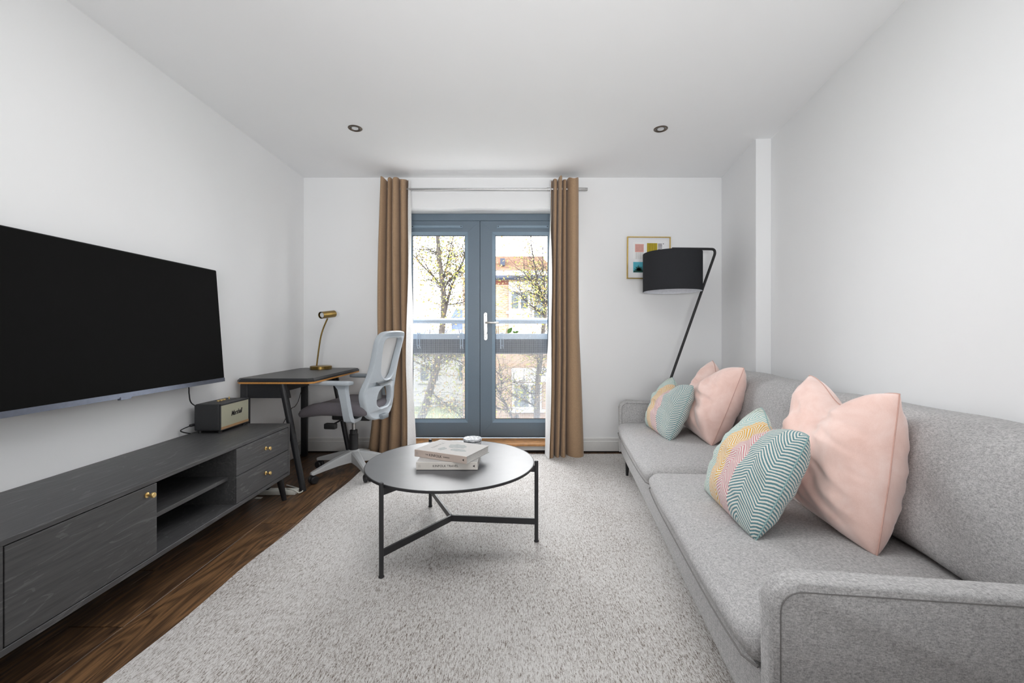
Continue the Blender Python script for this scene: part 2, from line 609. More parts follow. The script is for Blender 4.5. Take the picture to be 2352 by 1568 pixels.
M['shade_in'] = plain('white_shade_lining', rgb(228, 230, 236), 0.7)
M['gold'] = plain('gold_frame', rgb(214, 182, 104), 0.3, 0.8)
M['mat_board'] = plain('white_mat_board', rgb(236, 236, 238), 0.8, grain=0.01)
M['paper'] = plain('white_paper', rgb(240, 240, 240), 0.8, grain=0.01)
M['print_pink'] = plain('pink_print', rgb(222, 164, 154), 0.8)
M['print_mustard'] = plain('mustard_print', rgb(196, 174, 40), 0.8)
M['print_teal'] = plain('teal_print', rgb(86, 176, 194), 0.8)
M['print_green'] = plain('dark_green_print', rgb(26, 70, 62), 0.8)
M['ink'] = plain('black_ink', rgb(44, 42, 44), 0.8)
M['ink_soft'] = plain('grey_ink', rgb(150, 148, 146), 0.8)
M['cover'] = plain('cream_cover', rgb(186, 184, 182), 0.85, spec=0.08, grain=0.02)
M['spine_pink'] = plain('blush_spine', rgb(196, 180, 170), 0.6, grain=0.02)
M['spine_white'] = plain('pale_spine', rgb(212, 207, 200), 0.6, grain=0.02)
M['page'] = plain('page_edges', rgb(206, 204, 200), 0.9, grain=0.15, scale=300)
M['art_grey'] = plain('faded_leaf_print', rgb(160, 163, 162), 0.85, spec=0.08, grain=0.1, scale=120)
M['marble'] = mat_marble()
M['jar_band'] = plain('dark_band', rgb(70, 74, 82), 0.4)
M['white_plastic'] = plain('white_plastic', rgb(222, 222, 214), 0.45)
M['rail'] = plain('galvanised_rail', rgb(176, 187, 199), 0.4, 0.1, grain=0.05)
M['wire'] = plain('white_wire', rgb(178, 182, 188), 0.5)
M['planter'] = plain('slate_planter_plastic', out(50, 57, 70), 0.5)
M['soil'] = plain('potting_soil', rgb(70, 56, 46), 0.95)
M['leaf'] = plain('fresh_leaf', out(104, 152, 36), 0.6)
M['stick'] = plain('dry_stem', rgb(96, 82, 74), 0.9)
M['bark'] = plain('birch_bark', out(104, 96, 90, 0.32), 0.9, grain=0.5, scale=18)
M['twig'] = plain('dark_twig', out(58, 52, 50), 0.9)
M['spring_leaf'] = plain('spring_leaf', out(150, 156, 66, 0.60), 0.7, grain=0.3, scale=3)
M['spring_leaf2'] = plain('bronze_bud', out(160, 134, 84, 0.55), 0.7, grain=0.3, scale=3)
M['brick'] = mat_brick()
M['brick_red'] = plain('red_brick_course', out(140, 84, 66, 0.35), 0.9)
M['render_white'] = plain('white_render', out(190, 190, 190), 0.9)
M['tile'] = plain('clay_tile', out(160, 126, 106, 0.45), 0.9, grain=0.3, scale=6)
M['tile_dark'] = plain('blue_slate', out(116, 130, 156), 0.8, grain=0.2, scale=5)
M['gutter'] = plain('blue_black_gutter', out(38, 50, 74), 0.6)
M['far_glass'] = plain('far_window_glass', out(84, 94, 102), 0.15, grain=0.2, scale=2)
M['lawn'] = plain('pale_lawn', out(120, 128, 92), 0.95, grain=0.3, scale=1.2)
M['bounce_pale'] = plain('pale_bounce_ground', rgb(196, 194, 190), 0.9, grain=0.08, scale=1.5)
M['hedge'] = plain('hedge_green', out(112, 128, 80), 0.9, grain=0.4, scale=9)
M['lens'] = plain('lamp_lens', rgb(220, 222, 224), 0.2, 0.3)
M['bronze'] = plain('bronze_bezel', rgb(112, 102, 92), 0.3, 0.9)

# ------------------------------------------------------------------ room shell
XL, YB, ZC, YR = -1.84, 3.79, 2.424, -2.25

def rwx(y):            # plane of the right wall, which runs a little outward towards the window
    return 1.625 + (y - 1.769) * 0.1644

def struct(name, bm, mat, **kw):
    o = obj(name, bm, mat, smooth=False, **kw)
    o['kind'] = 'structure'
    return o

floor = struct('floor', box(NB(), XL - 0.15, 2.3, YR - 0.1, 3.96, -0.16, -0.014), M['gap'])
ROW = 0.2
xs0 = -1.99
random.seed(4)
k = 0
r = 0
plank_me = {}
starts = {0: 0.9, 1: 1.9, 2: 1.534, 3: 2.372, 4: 1.1}
while xs0 + r * ROW < 2.25:
    a = xs0 + r * ROW
    y0 = YR + 0.02
    joints = []
    s = starts.get(r, random.uniform(0.6, 2.4))
    y = s - 1.28 * 4
    while y < YB + 0.1:
        y1 = y + 1.28
        ya, yb = max(y, YR), min(y1, YB - 0.003)
        if yb - ya > 0.05:
            bm = NB()
            xa, xb = max(a, XL + 0.004), a + ROW
            box(bm, -(xb - xa) / 2 + 0.0009, (xb - xa) / 2 - 0.0009, -(yb - ya) / 2 + 0.0009, (yb - ya) / 2 - 0.0009, -0.014, 0.0, 0.0012, 1)
            o = obj('plank', bm, M['plank'], floor, smooth=False, world=False)
            o.location = ((xa + xb) / 2, (ya + yb) / 2, 0)
        y = y1
    r += 1

ceiling = struct('ceiling', box(NB(), XL - 0.15, 2.3, YR - 0.1, YB + 0.2, ZC, ZC + 0.15), M['ceiling'])
struct('wall_left', box(NB(), XL - 0.15, XL, YR, YB + 0.25, -0.014, ZC), M['wall'])
# window wall with the opening for the balcony doors
OX0, OX1, OZ0, OZ1 = -1.115, 0.525, 0.083, 2.154
bm = NB()
box(bm, XL, OX0, YB, YB + 0.25, -0.014, ZC)
box(bm, OX1, 2.05, YB, YB + 0.25, -0.014, ZC)
box(bm, OX0, OX1, YB, YB + 0.25, OZ1, ZC)
box(bm, OX0, OX1, YB + 0.004, YB + 0.25, -0.014, OZ0 - 0.024)
struct('wall_back', bm, M['wall'])
bm = NB()
prism(bm, [(rwx(YR), YR, -0.014), (rwx(YB), YB, -0.014), (rwx(YB) + 0.25, YB, -0.014), (rwx(YR) + 0.4, YR, -0.014)], (0, 0, ZC + 0.014))
struct('wall_right', bm, M['wall'])
bm = NB()
prism(bm, [(1.726, 3.035, 0), (rwx(3.03) - 0.001, 3.03, 0), (rwx(YB) - 0.001, YB - 0.001, 0), (1.852, YB - 0.001, 0)], (0, 0, ZC))
struct('pillar', bm, M['wall'])
struct('wall_front', box(NB(), XL - 0.1, 2.0, YR - 0.1, YR, -0.014, ZC), M['rear_dark'])  # out of view; coloured dark to cut the light bounced off it

def skirting(name, pts, h=0.131, z0=0.013, th=0.016):
    bm = NB()
    for (x0, y0), (x1, y1) in pts:
        d = Vector((x1 - x0, y1 - y0, 0)); L = d.length; d.normalize()
        n = Vector((d.y, -d.x, 0))
        prof = [(0, z0), (th, z0), (th, h - 0.035), (th * 0.75, h - 0.030), (th * 0.75, h - 0.008), (th * 0.3, h), (0, h)]
        prism(bm, [Vector((x0, y0, 0)) + n * a + Vector((0, 0, z)) for a, z in prof], d * L)
    return struct(name, bm, M['trim'])
skirting('baseboard_left', [((XL, 0.2), (XL, YB))][::1])
skirting('baseboard_back', [((XL + 0.016, YB), (OX0 - 0.02, YB)), ((OX1 + 0.02, YB), (1.83, YB))])
bm = NB()
box(bm, XL + 0.003, OX0 - 0.02, YB - 0.012, YB - 0.001, 0.0005, 0.013)
box(bm, OX1 + 0.02, 1.83, YB - 0.012, YB - 0.001, 0.0005, 0.013)
struct('trim_4', bm, M['gap'])

# oak step at the balcony doors
bm = NB()
box(bm, OX0 + 0.003, OX1 - 0.003, YB - 0.05, 3.955, 0.062, 0.0845, 0.006, 2)
sill = struct('trim_1', bm, M['oak'])
bm = NB()
box(bm, OX0 + 0.003, OX1 - 0.003, YB - 0.022, YB + 0.003, 0.022, 0.062)
struct('trim_2', bm, M['trim'])
bm = NB()
box(bm, OX0 + 0.003, OX1 - 0.003, YB - 0.016, YB + 0.003, 0.0005, 0.022)
struct('trim_3', bm, M['gap'])

# door frame and the two door leaves
YD = 3.955
bm = NB()
fz0, fz1 = 0.085, 2.152
box(bm, OX0 + 0.002, -1.066, YD, YD + 0.08, fz0, fz1, 0.004)
box(bm, 0.476, OX1 - 0.002, YD, YD + 0.08, fz0, fz1, 0.004)
box(bm, OX0 + 0.002, OX1 - 0.002, YD, YD + 0.08, 2.088, fz1, 0.004)
box(bm, OX0 + 0.03, OX1 - 0.03, YD + 0.002, YD + 0.014, 2.105, 2.118, 0.003)
box(bm, OX0 + 0.002, OX1 - 0.002, YD + 0.012, YD + 0.08, fz0, 0.098)
struct('trim_5', bm, M['door'])
bm = NB(); box(bm, -0.306, -0.284, YD + 0.03, YD + 0.078, 0.100, 2.087)
struct('trim_6', bm, M['gasket'])

def leaf(idx, x0, x1, seam_right):
    z0, z1 = 0.102, 2.086
    st = 0.11                    # stile width
    gz0, gz1 = 0.225, 1.985
    gx0, gx1 = x0 + st, x1 - st
    bm = NB()
    y0, y1 = YD + 0.004, YD + 0.07
    # mitred frame of four members
    o = [(x0, z0), (x1, z0), (x1, z1), (x0, z1)]
    i = [(gx0, gz0), (gx1, gz0), (gx1, gz1), (gx0, gz1)]
    for a in range(4):
        b = (a + 1) % 4
        prism(bm, [(o[a][0], y0, o[a][1]), (o[b][0], y0, o[b][1]), (i[b][0], y0, i[b][1]), (i[a][0], y0, i[a][1])], (0, y1 - y0, 0), 0.0007, 1)
    lf = struct('door_%d' % idx, bm, M['door'])
    # inner bead that slopes back to the glass
    w = 0.028
    j = [(gx0 + w, gz0 + w), (gx1 - w, gz0 + w), (gx1 - w, gz1 - w), (gx0 + w, gz1 - w)]
    for a in range(4):
        b = (a + 1) % 4
        bm = NB()
        vs = [(i[a][0], y0 + 0.001, i[a][1]), (i[b][0], y0 + 0.001, i[b][1]), (j[b][0], y0 + 0.022, j[b][1]), (j[a][0], y0 + 0.022, j[a][1])]
        prism(bm, vs, (0, 0.018, 0))
        obj('glazing_bead', bm, M['bead'], lf, smooth=False)
    bm = NB()
    for a in range(4):
        b = (a + 1) % 4
        g = [(gx0 + w + 0.004, gz0 + w + 0.004), (gx1 - w - 0.004, gz0 + w + 0.004), (gx1 - w - 0.004, gz1 - w - 0.004), (gx0 + w + 0.004, gz1 - w - 0.004)]
        prism(bm, [(j[a][0], y0 + 0.026, j[a][1]), (j[b][0], y0 + 0.026, j[b][1]), (g[b][0], y0 + 0.026, g[b][1]), (g[a][0], y0 + 0.026, g[a][1])], (0, 0.012, 0))
    obj('gasket', bm, M['gasket'], lf, smooth=False)
    obj('pane', box(NB(), gx0 + 0.01, gx1 - 0.01, y0 + 0.036, y0 + 0.042, gz0 + 0.01, gz1 - 0.01), M['glass'], lf, smooth=False)
    # trickle vent cover
    vx0, vx1 = (x0 + 0.135, x1 - 0.16) if seam_right else (x0 + 0.155, x1 - 0.135)
    bm = NB()
    box(bm, vx0, vx1, y0 - 0.014, y0 + 0.001, 2.020, 2.043, 0.005)
    box(bm, vx0 - 0.002, vx1 + 0.002, y0 - 0.003, y0 + 0.001, 2.017, 2.046)
    vt = obj('vent_cover', bm, M['bead'], lf, smooth=False)
    for x in (vx0 + 0.012, vx1 - 0.012):
        obj('screw', cyl(NB(), (x, y0 - 0.0165, 2.0315), (x, y0 - 0.012, 2.0315), 0.005, seg=10), M['gasket'], vt)
    return lf
d1 = leaf(1, -1.062, -0.297, True)
d2 = leaf(2, -0.293, 0.472, False)
# lever handle on its long plate
hx = -0.243
bm = NB()
pts = []
for a in range(24):
    t = 2 * math.pi * a / 24
    c, s = math.cos(t), math.sin(t)
    pts.append((hx + 0.0155 * c, YD - 0.004, 1.118 + 0.0 + (0.108 if s > 0 else -0.118) + 0.0155 * s))
prism(bm, pts, (0, 0.009, 0), 0.002, 1)
hp = obj('handle', bm, M['chrome'], d2, smooth=True, angle=30)
bm = NB()
cyl(bm, (hx, YD - 0.006, 1.147), (hx, YD - 0.045, 1.147), 0.010, seg=14)
tube(bm, smooth_pts([(hx, YD - 0.040, 1.147), (hx + 0.02, YD - 0.05, 1.147), (hx + 0.06, YD - 0.052, 1.146), (hx + 0.122, YD - 0.048, 1.143)], 5), [0.0095] * 15 + [0.008], seg=10)
obj('lever', bm, M['chrome'], hp)
bm = NB()
cyl(bm, (hx, YD - 0.006, 1.052), (hx, YD - 0.028, 1.052), 0.016, 0.015, seg=18, bev=0.003)
obj('thumb_turn', bm, M['chrome'], hp)
for z in (1.214, 1.012):
    obj('screw', cyl(NB(), (hx, YD - 0.0055, z), (hx, YD - 0.003, z), 0.004, seg=10), M['gasket'], hp)

# ------------------------------------------------------------------ curtains and pole
YP = 3.70
pole = empty('curtain_pole', (-0.24, YP, 2.29), label='brushed steel curtain pole above the balcony doors, carrying both curtains', cat='curtain pole')
obj('rod', cyl(NB(), (-1.135, YP, 2.292), (0.40, YP, 2.292), 0.0095, seg=14), M['steel'], pole)
obj('outer_rod', cyl(NB(), (0.30, YP, 2.292), (0.652, YP, 2.292), 0.0125, seg=14, bev=0.002), M['steel'], pole)
for x in (-1.02, 0.50):
    bm = NB()
    cyl(bm, (x, YP + 0.004, 2.292), (x, YB - 0.001, 2.292), 0.007, seg=10)
    cyl(bm, (x, YB - 0.008, 2.292), (x, YB - 0.0005, 2.292), 0.022, seg=16)
    obj('bracket', bm, M['black'], pole)

def curtain(mirror, label):
    """mirror=+1: the left curtain; x is measured from the window side outwards"""
    nh, nt = 46, 150
    n = 4
    def path(t, h):
        # h: 0 bottom .. 1 top; t: 0 outer edge .. 1 window edge
        hb = 1 - h
        if mirror > 0:
            xo = -1.128 - 0.02 * math.sin(min(1, hb * 2.2) * math.pi / 2) - 0.12 * max(0, hb - 0.62) ** 1.2 * 2.6
            xi = -0.905 + 0.055 * hb
        else:
            xo = 0.578 + 0.004 * hb + 0.05 * max(0, hb - 0.55) * 1.6
            xi = 0.352 - 0.035 * hb - 0.06 * max(0, hb - 0.6)
        A = 0.058 + 0.014 * hb
        bounds = (0.0, 0.25, 0.47, 0.73, 1.0) if mirror > 0 else (0.0, 0.47, 0.645, 0.82, 1.0)
        x = xo + (xi - xo) * t
        q = max(i for i in range(4) if t >= bounds[i] - 1e-9)
        f = (t - bounds[q]) / (bounds[q + 1] - bounds[q])
        e = math.sin(math.pi * min(1, max(0, f)))
        amp = A * (1.0, 0.86, 1.06, 0.94)[q] * (1 + 0.10 * math.sin(2.5 * h + 3 * q))
        yy = YP + 0.035 - 0.030 * hb - 1.9 * amp * e ** 0.85 + 0.012 * math.sin(3 * q + 2 * hb) * hb
        x -= (xi - xo) * (bounds[q + 1] - bounds[q]) * 0.09 * math.sin(2 * math.pi * f)
        x += 0.006 * math.sin(6 * h + 9 * t) * hb
        if mirror > 0:
            yy += 0.03 * max(0, hb - 0.5) * 2
        return x, yy
    # the free edge turned towards the room so that the lining shows
    def full(u, h):
        hb = 1 - h
        if u <= 0.86:
            x, y = path(u / 0.86, h)
            lo = YP + 0.07
        else:
            w = (u - 0.86) / 0.14
            x0, y0 = path(1.0, h)
            x0 += 0.016 * mirror * min(1, w * 5)
            L = 0.06 + 0.10 * min(1, hb * 1.5)
            s = -1 if mirror > 0 else 1
            lean = 0.05 + 0.20 * hb
            x = x0 + s * L * w * lean * (0.2 + 0.8 * w) * 0.9 + 0.004 * math.sin(14 * h + 5 * w)
            y = y0 + 0.02 - (L + 0.02) * w + 0.004 * math.sin(17 * h)
        y = min(y, YB - 0.022)
        return x, y
    def bottom(h):
        return 0.012 + (2.368 - 0.012) * h
    def sheet(off):
        bm = NB()
        def f(a, b):
            x, y = full(a, b)
            e = 0.004
            xa, ya = full(max(0, a - e), b); xb, yb = full(min(1, a + e), b)
            d = Vector((xb - xa, yb - ya, 0))
            if d.length < 1e-7: d = Vector((1, 0, 0))
            d.normalize()
            nn = Vector((-d.y, d.x, 0)) * mirror
            z = bottom(b) + (0.010 * math.sin(a * 23) if b > 0.99 else 0)
            return Vector((x, y, z)) + nn * off
        grid(bm, f, nt, nh)
        return bm
    front = sheet(0.0)
    o = obj('curtain', front, M['curtain'], smooth=True, angle=180)
    tag(o, label, 'curtain')
    obj('lining', sheet(0.004), M['lining'], o, smooth=True, angle=180)
    return o
curtain(+1, 'tan curtain hanging behind the office chair, left of the balcony doors')
curtain(-1, 'tan curtain with white lining beside the framed print, right of the balcony doors')

# ------------------------------------------------------------------ rug
def rug():
    bm = NB()
    a = math.radians(2.0)
    def f(u, v):
        y = 0.55 + (3.70 - 0.55) * v
        xl = -1.222 + (y - 1.0) * 0.037
        x = xl + (1.38 - xl) * u
        w = 0.006 * math.sin(9 * y) * (1 - u) ** 6
        return Vector((x + w, y, 0.011 + 0.0012 * noise.noise(Vector((x * 5, y * 5, 0)))))
    V = grid(bm, f, 60, 70)
    edge = [V[i][0] for i in range(61)] + [V[60][j] for j in range(1, 71)] + [V[i][70] for i in range(59, -1, -1)] + [V[0][j] for j in range(69, 0, -1)]
    low = [bm.verts.new((v.co.x, v.co.y, 0.001)) for v in edge]
    n = len(edge)
    for i in range(n):
        bm.faces.new((edge[i], edge[(i + 1) % n], low[(i + 1) % n], low[i]))
    bm.faces.new(low)
    o = obj('rug', bm, M['rug'], smooth=True, angle=40)
    tag(o, 'large heathered light grey rug under the coffee table and sofa', 'rug')
rug()

# ------------------------------------------------------------------ sideboard
XF, Y0, Y1, ZT, ZB = -1.40, 1.160, 2.705, 0.482, 0.160
XBK = XL + 0.012
sb = empty('sideboard', (-1.61, 1.93, 0), label='long black oak TV sideboard with brass knobs along the left wall', cat='sideboard')
bo = M['black_oak']
obj('top_panel', box(NB(), XBK, XF, Y0, Y1, ZT - 0.018, ZT, 0.0015, 1), bo, sb, smooth=False)
obj('bottom_panel', box(NB(), XBK, XF, Y0, Y1, ZB, ZB + 0.020, 0.0015, 1), bo, sb, smooth=False)
for (a, b) in ((Y0, Y0 + 0.020), (Y1 - 0.020, Y1)):
    obj('side_panel', box(NB(), XBK, XF, a, b, ZB + 0.020, ZT - 0.018, 0.001, 1), bo, sb, smooth=False)
for y in (1.683, 2.187):
    obj('divider', box(NB(), XBK + 0.012, XF - 0.008, y - 0.010, y + 0.010, ZB + 0.020, ZT - 0.018), bo, sb, smooth=False)
obj('back_panel', box(NB(), XBK, XBK + 0.010, Y0 + 0.020, Y1 - 0.020, ZB + 0.020, ZT - 0.018), bo, sb, smooth=False)
obj('shelf', box(NB(), XBK + 0.012, -1.439, 1.694, 2.176, 0.304, 0.322, 0.001, 1), bo, sb, smooth=False)

def knob(parent, y, z):
    bm = NB()
    prof = [(0.0105, 0.0), (0.0105, 0.003), (0.005, 0.005), (0.0045, 0.017), (0.0075, 0.020), (0.0105, 0.022), (0.0105, 0.028), (0.009, 0.030)]
    lathe(bm, prof, seg=18)
    bmesh.ops.transform(bm, matrix=Matrix.Translation((XF + 0.0005, y, z)) @ Matrix.Rotation(math.radians(90), 4, 'Y'), verts=bm.verts)
    return obj('knob', bm, M['brass'], parent)
gp = 0.0034
door = obj('door', box(NB(), XF - 0.020, XF, Y0 + 0.020 + gp, 1.683 + 0.008, ZB + 0.020 + gp, ZT - 0.018 - gp, 0.001, 1), bo, sb, smooth=False)
knob(door, 1.643, 0.430)
zm = (ZB + 0.020 + ZT - 0.018) / 2
for (za, zb) in ((zm + gp / 2, ZT - 0.018 - gp), (ZB + 0.020 + gp, zm - gp / 2)):
    dr = obj('drawer', box(NB(), XF - 0.020, XF, 2.187 - 0.008, Y1 - 0.020 - gp, za, zb, 0.001, 1), bo, sb, smooth=False)
    knob(dr, 2.436, (za + zb) / 2 + 0.004)
for (x, y, dx, dy) in ((-1.447, 2.665, 0.013, 0.036), (-1.79, 2.655, -0.01, 0.05), (-1.455, 1.185, 0.01, -0.045), (-1.79, 1.19, -0.01, -0.045)):
    bm = NB()
    cyl(bm, (x, y, ZB), (x + dx, y + dy, 0.0005), 0.021, 0.014, seg=16)
    obj('leg', bm, M['black_wood'], sb)

# ------------------------------------------------------------------ television
tv = empty('television', (-1.80, 1.95, 1.1), label='large black flat television mounted on the left wall over the sideboard', cat='television')
ty0, ty1 = 1.385, 2.55
pt, pb = Vector((-1.757, 0, 1.423)), Vector((-1.708, 0, 0.775))
up = (pt - pb).normalized()
nrm = Vector((up.z, 0, -up.x))                    # towards the room
def tvbox(name, h0, h1, d0, d1, ya, yb, mat, bev=0.0):
    bm = NB()
    A = [pb + up * h0 + nrm * d0, pb + up * h1 + nrm * d0, pb + up * h1 + nrm * d1, pb + up * h0 + nrm * d1]
    prism(bm, [Vector((p.x, ya, p.z)) for p in A], (0, yb - ya, 0), bev, 1)
    return obj(name, bm, mat, tv, smooth=False)
H = (pt - pb).length
tvbox('housing', 0.0, H, -0.028, -0.004, ty0, ty1, M['tv_bezel'], 0.002)
tvbox('screen', 0.012, H - 0.004, -0.004, 0.0, ty0 + 0.004, ty1 - 0.004, M['screen'])
tvbox('rear_bulge', 0.06, H * 0.62, -0.062, -0.028, ty0 + 0.2, ty1 - 0.2, M['black'], 0.01)
bt = tvbox('bottom_trim', -0.010, 0.012, -0.020, 0.003, ty0, ty1, M['tv_silver'], 0.003)
yc = (985 * 1.708 / (CX - 285))
tvbox('sensor_tab', -0.017, -0.004, -0.010, 0.006, yc - 0.025, yc + 0.03, M['tv_silver'], 0.002)
obj('wall_bracket', box(NB(), XL + 0.001, -1.765, 1.80, 2.10, 0.95, 1.15), M['black'], tv, smooth=False)

def cable(name, pts, r, mat, label, cat='cable', sm=8):
    o = obj(name, tube(NB(), smooth_pts(pts, sm), r, seg=8), mat)
    return tag(o, label, cat)
cable('power_cable', [(-1.795, 2.33, 0.86), at(432, 884, 2.37), at(434, 905, 2.385), at(439, 925, 2.41), (-1.812, 2.50, 0.60), (-1.815, 2.52, 0.51), (-1.812, 2.56, 0.4865)], 0.0032, M['black'],
      'thin black cable hanging from the television down behind the speaker')

# ------------------------------------------------------------------ speaker
sx0, sx1, sy0, sy1, sz0, sz1 = -1.797, -1.645, 2.42, 2.688, 0.496, 0.648
sp = empty('bluetooth_speaker', (-1.72, 2.55, 0.482), label='black box speaker with woven cloth grille standing on the sideboard', cat='speaker')
bm = NB(); rbox(bm, (sx0, sy0, sz0), (sx1 - 0.006, sy1, sz1), 0.010, 14)
obj('cabinet', bm, M['vinyl'], sp, smooth=True, angle=50)
bm = NB()
for (a, b, c, d) in ((sy0, sy0 + 0.008, sz0, sz1), (sy1 - 0.008, sy1, sz0, sz1), (sy0, sy1, sz1 - 0.010, sz1), (sy0, sy1, sz0, sz0 + 0.006)):
    box(bm, sx1 - 0.008, sx1, a, b, c, d, 0.002, 1)
obj('front_frame', bm, M['vinyl'], sp, smooth=False)
gr = obj('grille', box(NB(), sx1 - 0.007, sx1 - 0.003, sy0 + 0.008, sy1 - 0.008, sz0 + 0.020, sz1 - 0.010), M['cloth'], sp, smooth=False)
obj('trim_strip', box(NB(), sx1 - 0.007, sx1 - 0.001, sy0 + 0.008, sy1 - 0.008, sz0 + 0.006, sz0 + 0.020), M['gold_strip'], sp, smooth=False)
text_mesh('lettering', 'Marshall', 0.041, basis((sx1 - 0.0018, (sy0 + sy1) / 2 + 0.01, 0.580), (0, 1, 0.05), (0, -0.05, 1)), M['ink'], gr, shear=0.38, spacing=0.92, sx=0.78, bold=0.0002)
obj('control_panel', box(NB(), sx0 + 0.045, sx1 - 0.050, sy0 + 0.05, sy1 - 0.05, sz1 - 0.001, sz1 + 0.0015), M['black'], sp, smooth=False)
for q in range(3):
    y = sy0 + 0.10 + q * 0.026
    obj('dial', cyl(NB(), (sx0 + 0.072, y, sz1 + 0.0015), (sx0 + 0.072, y, sz1 + 0.009), 0.0085, seg=18, bev=0.001), M['brass'], sp)
obj('toggle_switch', cyl(NB(), (sx0 + 0.072, sy0 + 0.195, sz1 + 0.0015), (sx0 + 0.072, sy0 + 0.195, sz1 + 0.015), 0.004, seg=10), M['brass'], sp)
for (x, y) in ((sx0 + 0.02, sy0 + 0.025), (sx1 - 0.02, sy0 + 0.025), (sx0 + 0.02, sy1 - 0.025), (sx1 - 0.02, sy1 - 0.025)):
    obj('foot', cyl(NB(), (x, y, 0.4822), (x, y, sz0 + 0.001), 0.011, seg=12), M['black'], sp)
pl = cable('speaker_cord', [(-1.795, 2.455, 0.530), (-1.80, 2.41, 0.532), (-1.815, 2.365, 0.522), (-1.818, 2.352, 0.514), (-1.815, 2.375, 0.500), (-1.808, 2.41, 0.4862)], 0.003, M['black'],
           'short black power cord poking out behind the box speaker', sm=6)
obj('plug', box(NB(), -1.806, -1.792, 2.395, 2.43, 0.526, 0.540, 0.003, 1), M['black'], pl, smooth=False)

# ------------------------------------------------------------------ desk
dk = empty('desk', (-1.57, 3.27, 0), label='small black desk with a honey plywood edge in the left corner', cat='desk')
dx0, dx1, dy0, dy1, dz = -1.822, -1.312, 2.815, 3.712, 0.752
def octo(x0, x1, y0, y1, z, c):
    return [(x0 + c, y0, z), (x1 - c, y0, z), (x1, y0 + c, z), (x1, y1 - c, z), (x1 - c, y1, z), (x0 + c, y1, z), (x0, y1 - c, z), (x0, y0 + c, z)]
bm = NB()
ch = 0.03
rings = [(0.0, 0.7285), (0.0, 0.738), (0.010, dz)]
prev = None
topf = None
for ins, z in rings:
    ring = [bm.verts.new(p) for p in octo(dx0 + ins, dx1 - ins, dy0 + ins, dy1 - ins, z, ch)]
    if prev:
        for i in range(8): bm.faces.new((prev[i], prev[(i + 1) % 8], ring[(i + 1) % 8], ring[i]))
    else: bm.faces.new(ring[::-1])
    prev = ring
obj('bevelled_edge', bm, M['black_wood'], dk, smooth=False)
bm = NB(); prism(bm, octo(dx0 + 0.0102, dx1 - 0.0102, dy0 + 0.0102, dy1 - 0.0102, 0.740, ch), (0, 0, dz - 0.740))
obj('desktop', bm, M['desk_top'], dk, smooth=False)
bm = NB(); prism(bm, octo(dx0 + 0.001, dx1 - 0.001, dy0 + 0.001, dy1 - 0.001, 0.717, ch), (0, 0, 0.0115))
obj('plywood_edge', bm, M['ply'], dk, smooth=False)
for y in (2.853, 3.665):
    bm = NB()
    prism(bm, [(-1.785, y - 0.012, 0.717), (-1.495, y - 0.012, 0.717), (-1.475, y - 0.012, 0.620), (-1.785, y - 0.012, 0.620)], (0, 0.024, 0))
    obj('end_rail', bm, M['black_wood'], dk, smooth=False)
    bm = NB()
    box(bm, -1.800, -1.748, y - 0.018, y + 0.018, 0.0005, 0.717, 0.008, 2)
    obj('leg', bm, M['black_wood'], dk, smooth=True)
    bm = NB()
    cyl(bm, (-1.527, y, 0.717), (-1.388, y, 0.0005), 0.023, 0.019, seg=18)
    obj('leg', bm, M['black_wood'], dk)
obj('long_rail', box(NB(), -1.60, -1.58, 2.865, 3.653, 0.645, 0.717), M['black_wood'], dk, smooth=False)

cable('desk_cable', [at(694, 888, 3.60), at(689, 906, 3.58), at(684, 922, 3.52), at(676, 934, 3.40), at(667, 941, 3.3), (-1.74, 3.2, 0.30), (-1.78, 3.1, 0.01)], 0.0026, M['black'],
      'thin black cable drooping under the desk beside the wall')

# desk lamp
lc = Vector((-1.592, 3.575, dz))
dl = empty('desk_lamp', lc, label='antique brass desk lamp with curved stem on the desk', cat='lamp')
bm = NB(); lathe(bm, [(0.081, 0), (0.085, 0.002), (0.085, 0.023), (0.081, 0.027), (0.01, 0.027)], lc, 40)
obj('base', bm, M['old_brass'], dl)
stem = [lc + Vector((-0.036, 0.0, 0.027)), at(730, 815, 3.575), at(732, 800, 3.575), at(736, 775, 3.575), at(741, 757, 3.575), at(747, 742, 3.575), at(752, 731, 3.575)]
obj('stem', tube(NB(), smooth_pts(stem, 6), 0.0062, seg=12), M['old_brass'], dl)
hc = at(752, 722, 3.575)
hd = Vector((-0.30, -0.93, -0.12)).normalized()
hd0, hd1 = hc - hd * 0.075, hc + hd * 0.075
bm = NB()
u_, w_ = frame_of(hd)
cyl(bm, hd0, hd1, 0.029, seg=32, caps=False)
bm.faces.new([v for v in bm.verts][:32][::-1])
cyl(bm, hd1, hd1 - hd * 0.02, 0.027, seg=32, caps=False)
head = obj('lamp_head', bm, M['old_brass'], dl)
bm = NB(); cyl(bm, hd1 - hd * 0.018, hd1 - hd * 0.010, 0.0265, 0.020, seg=24)
obj('bulb', bm, M['lens'], head)

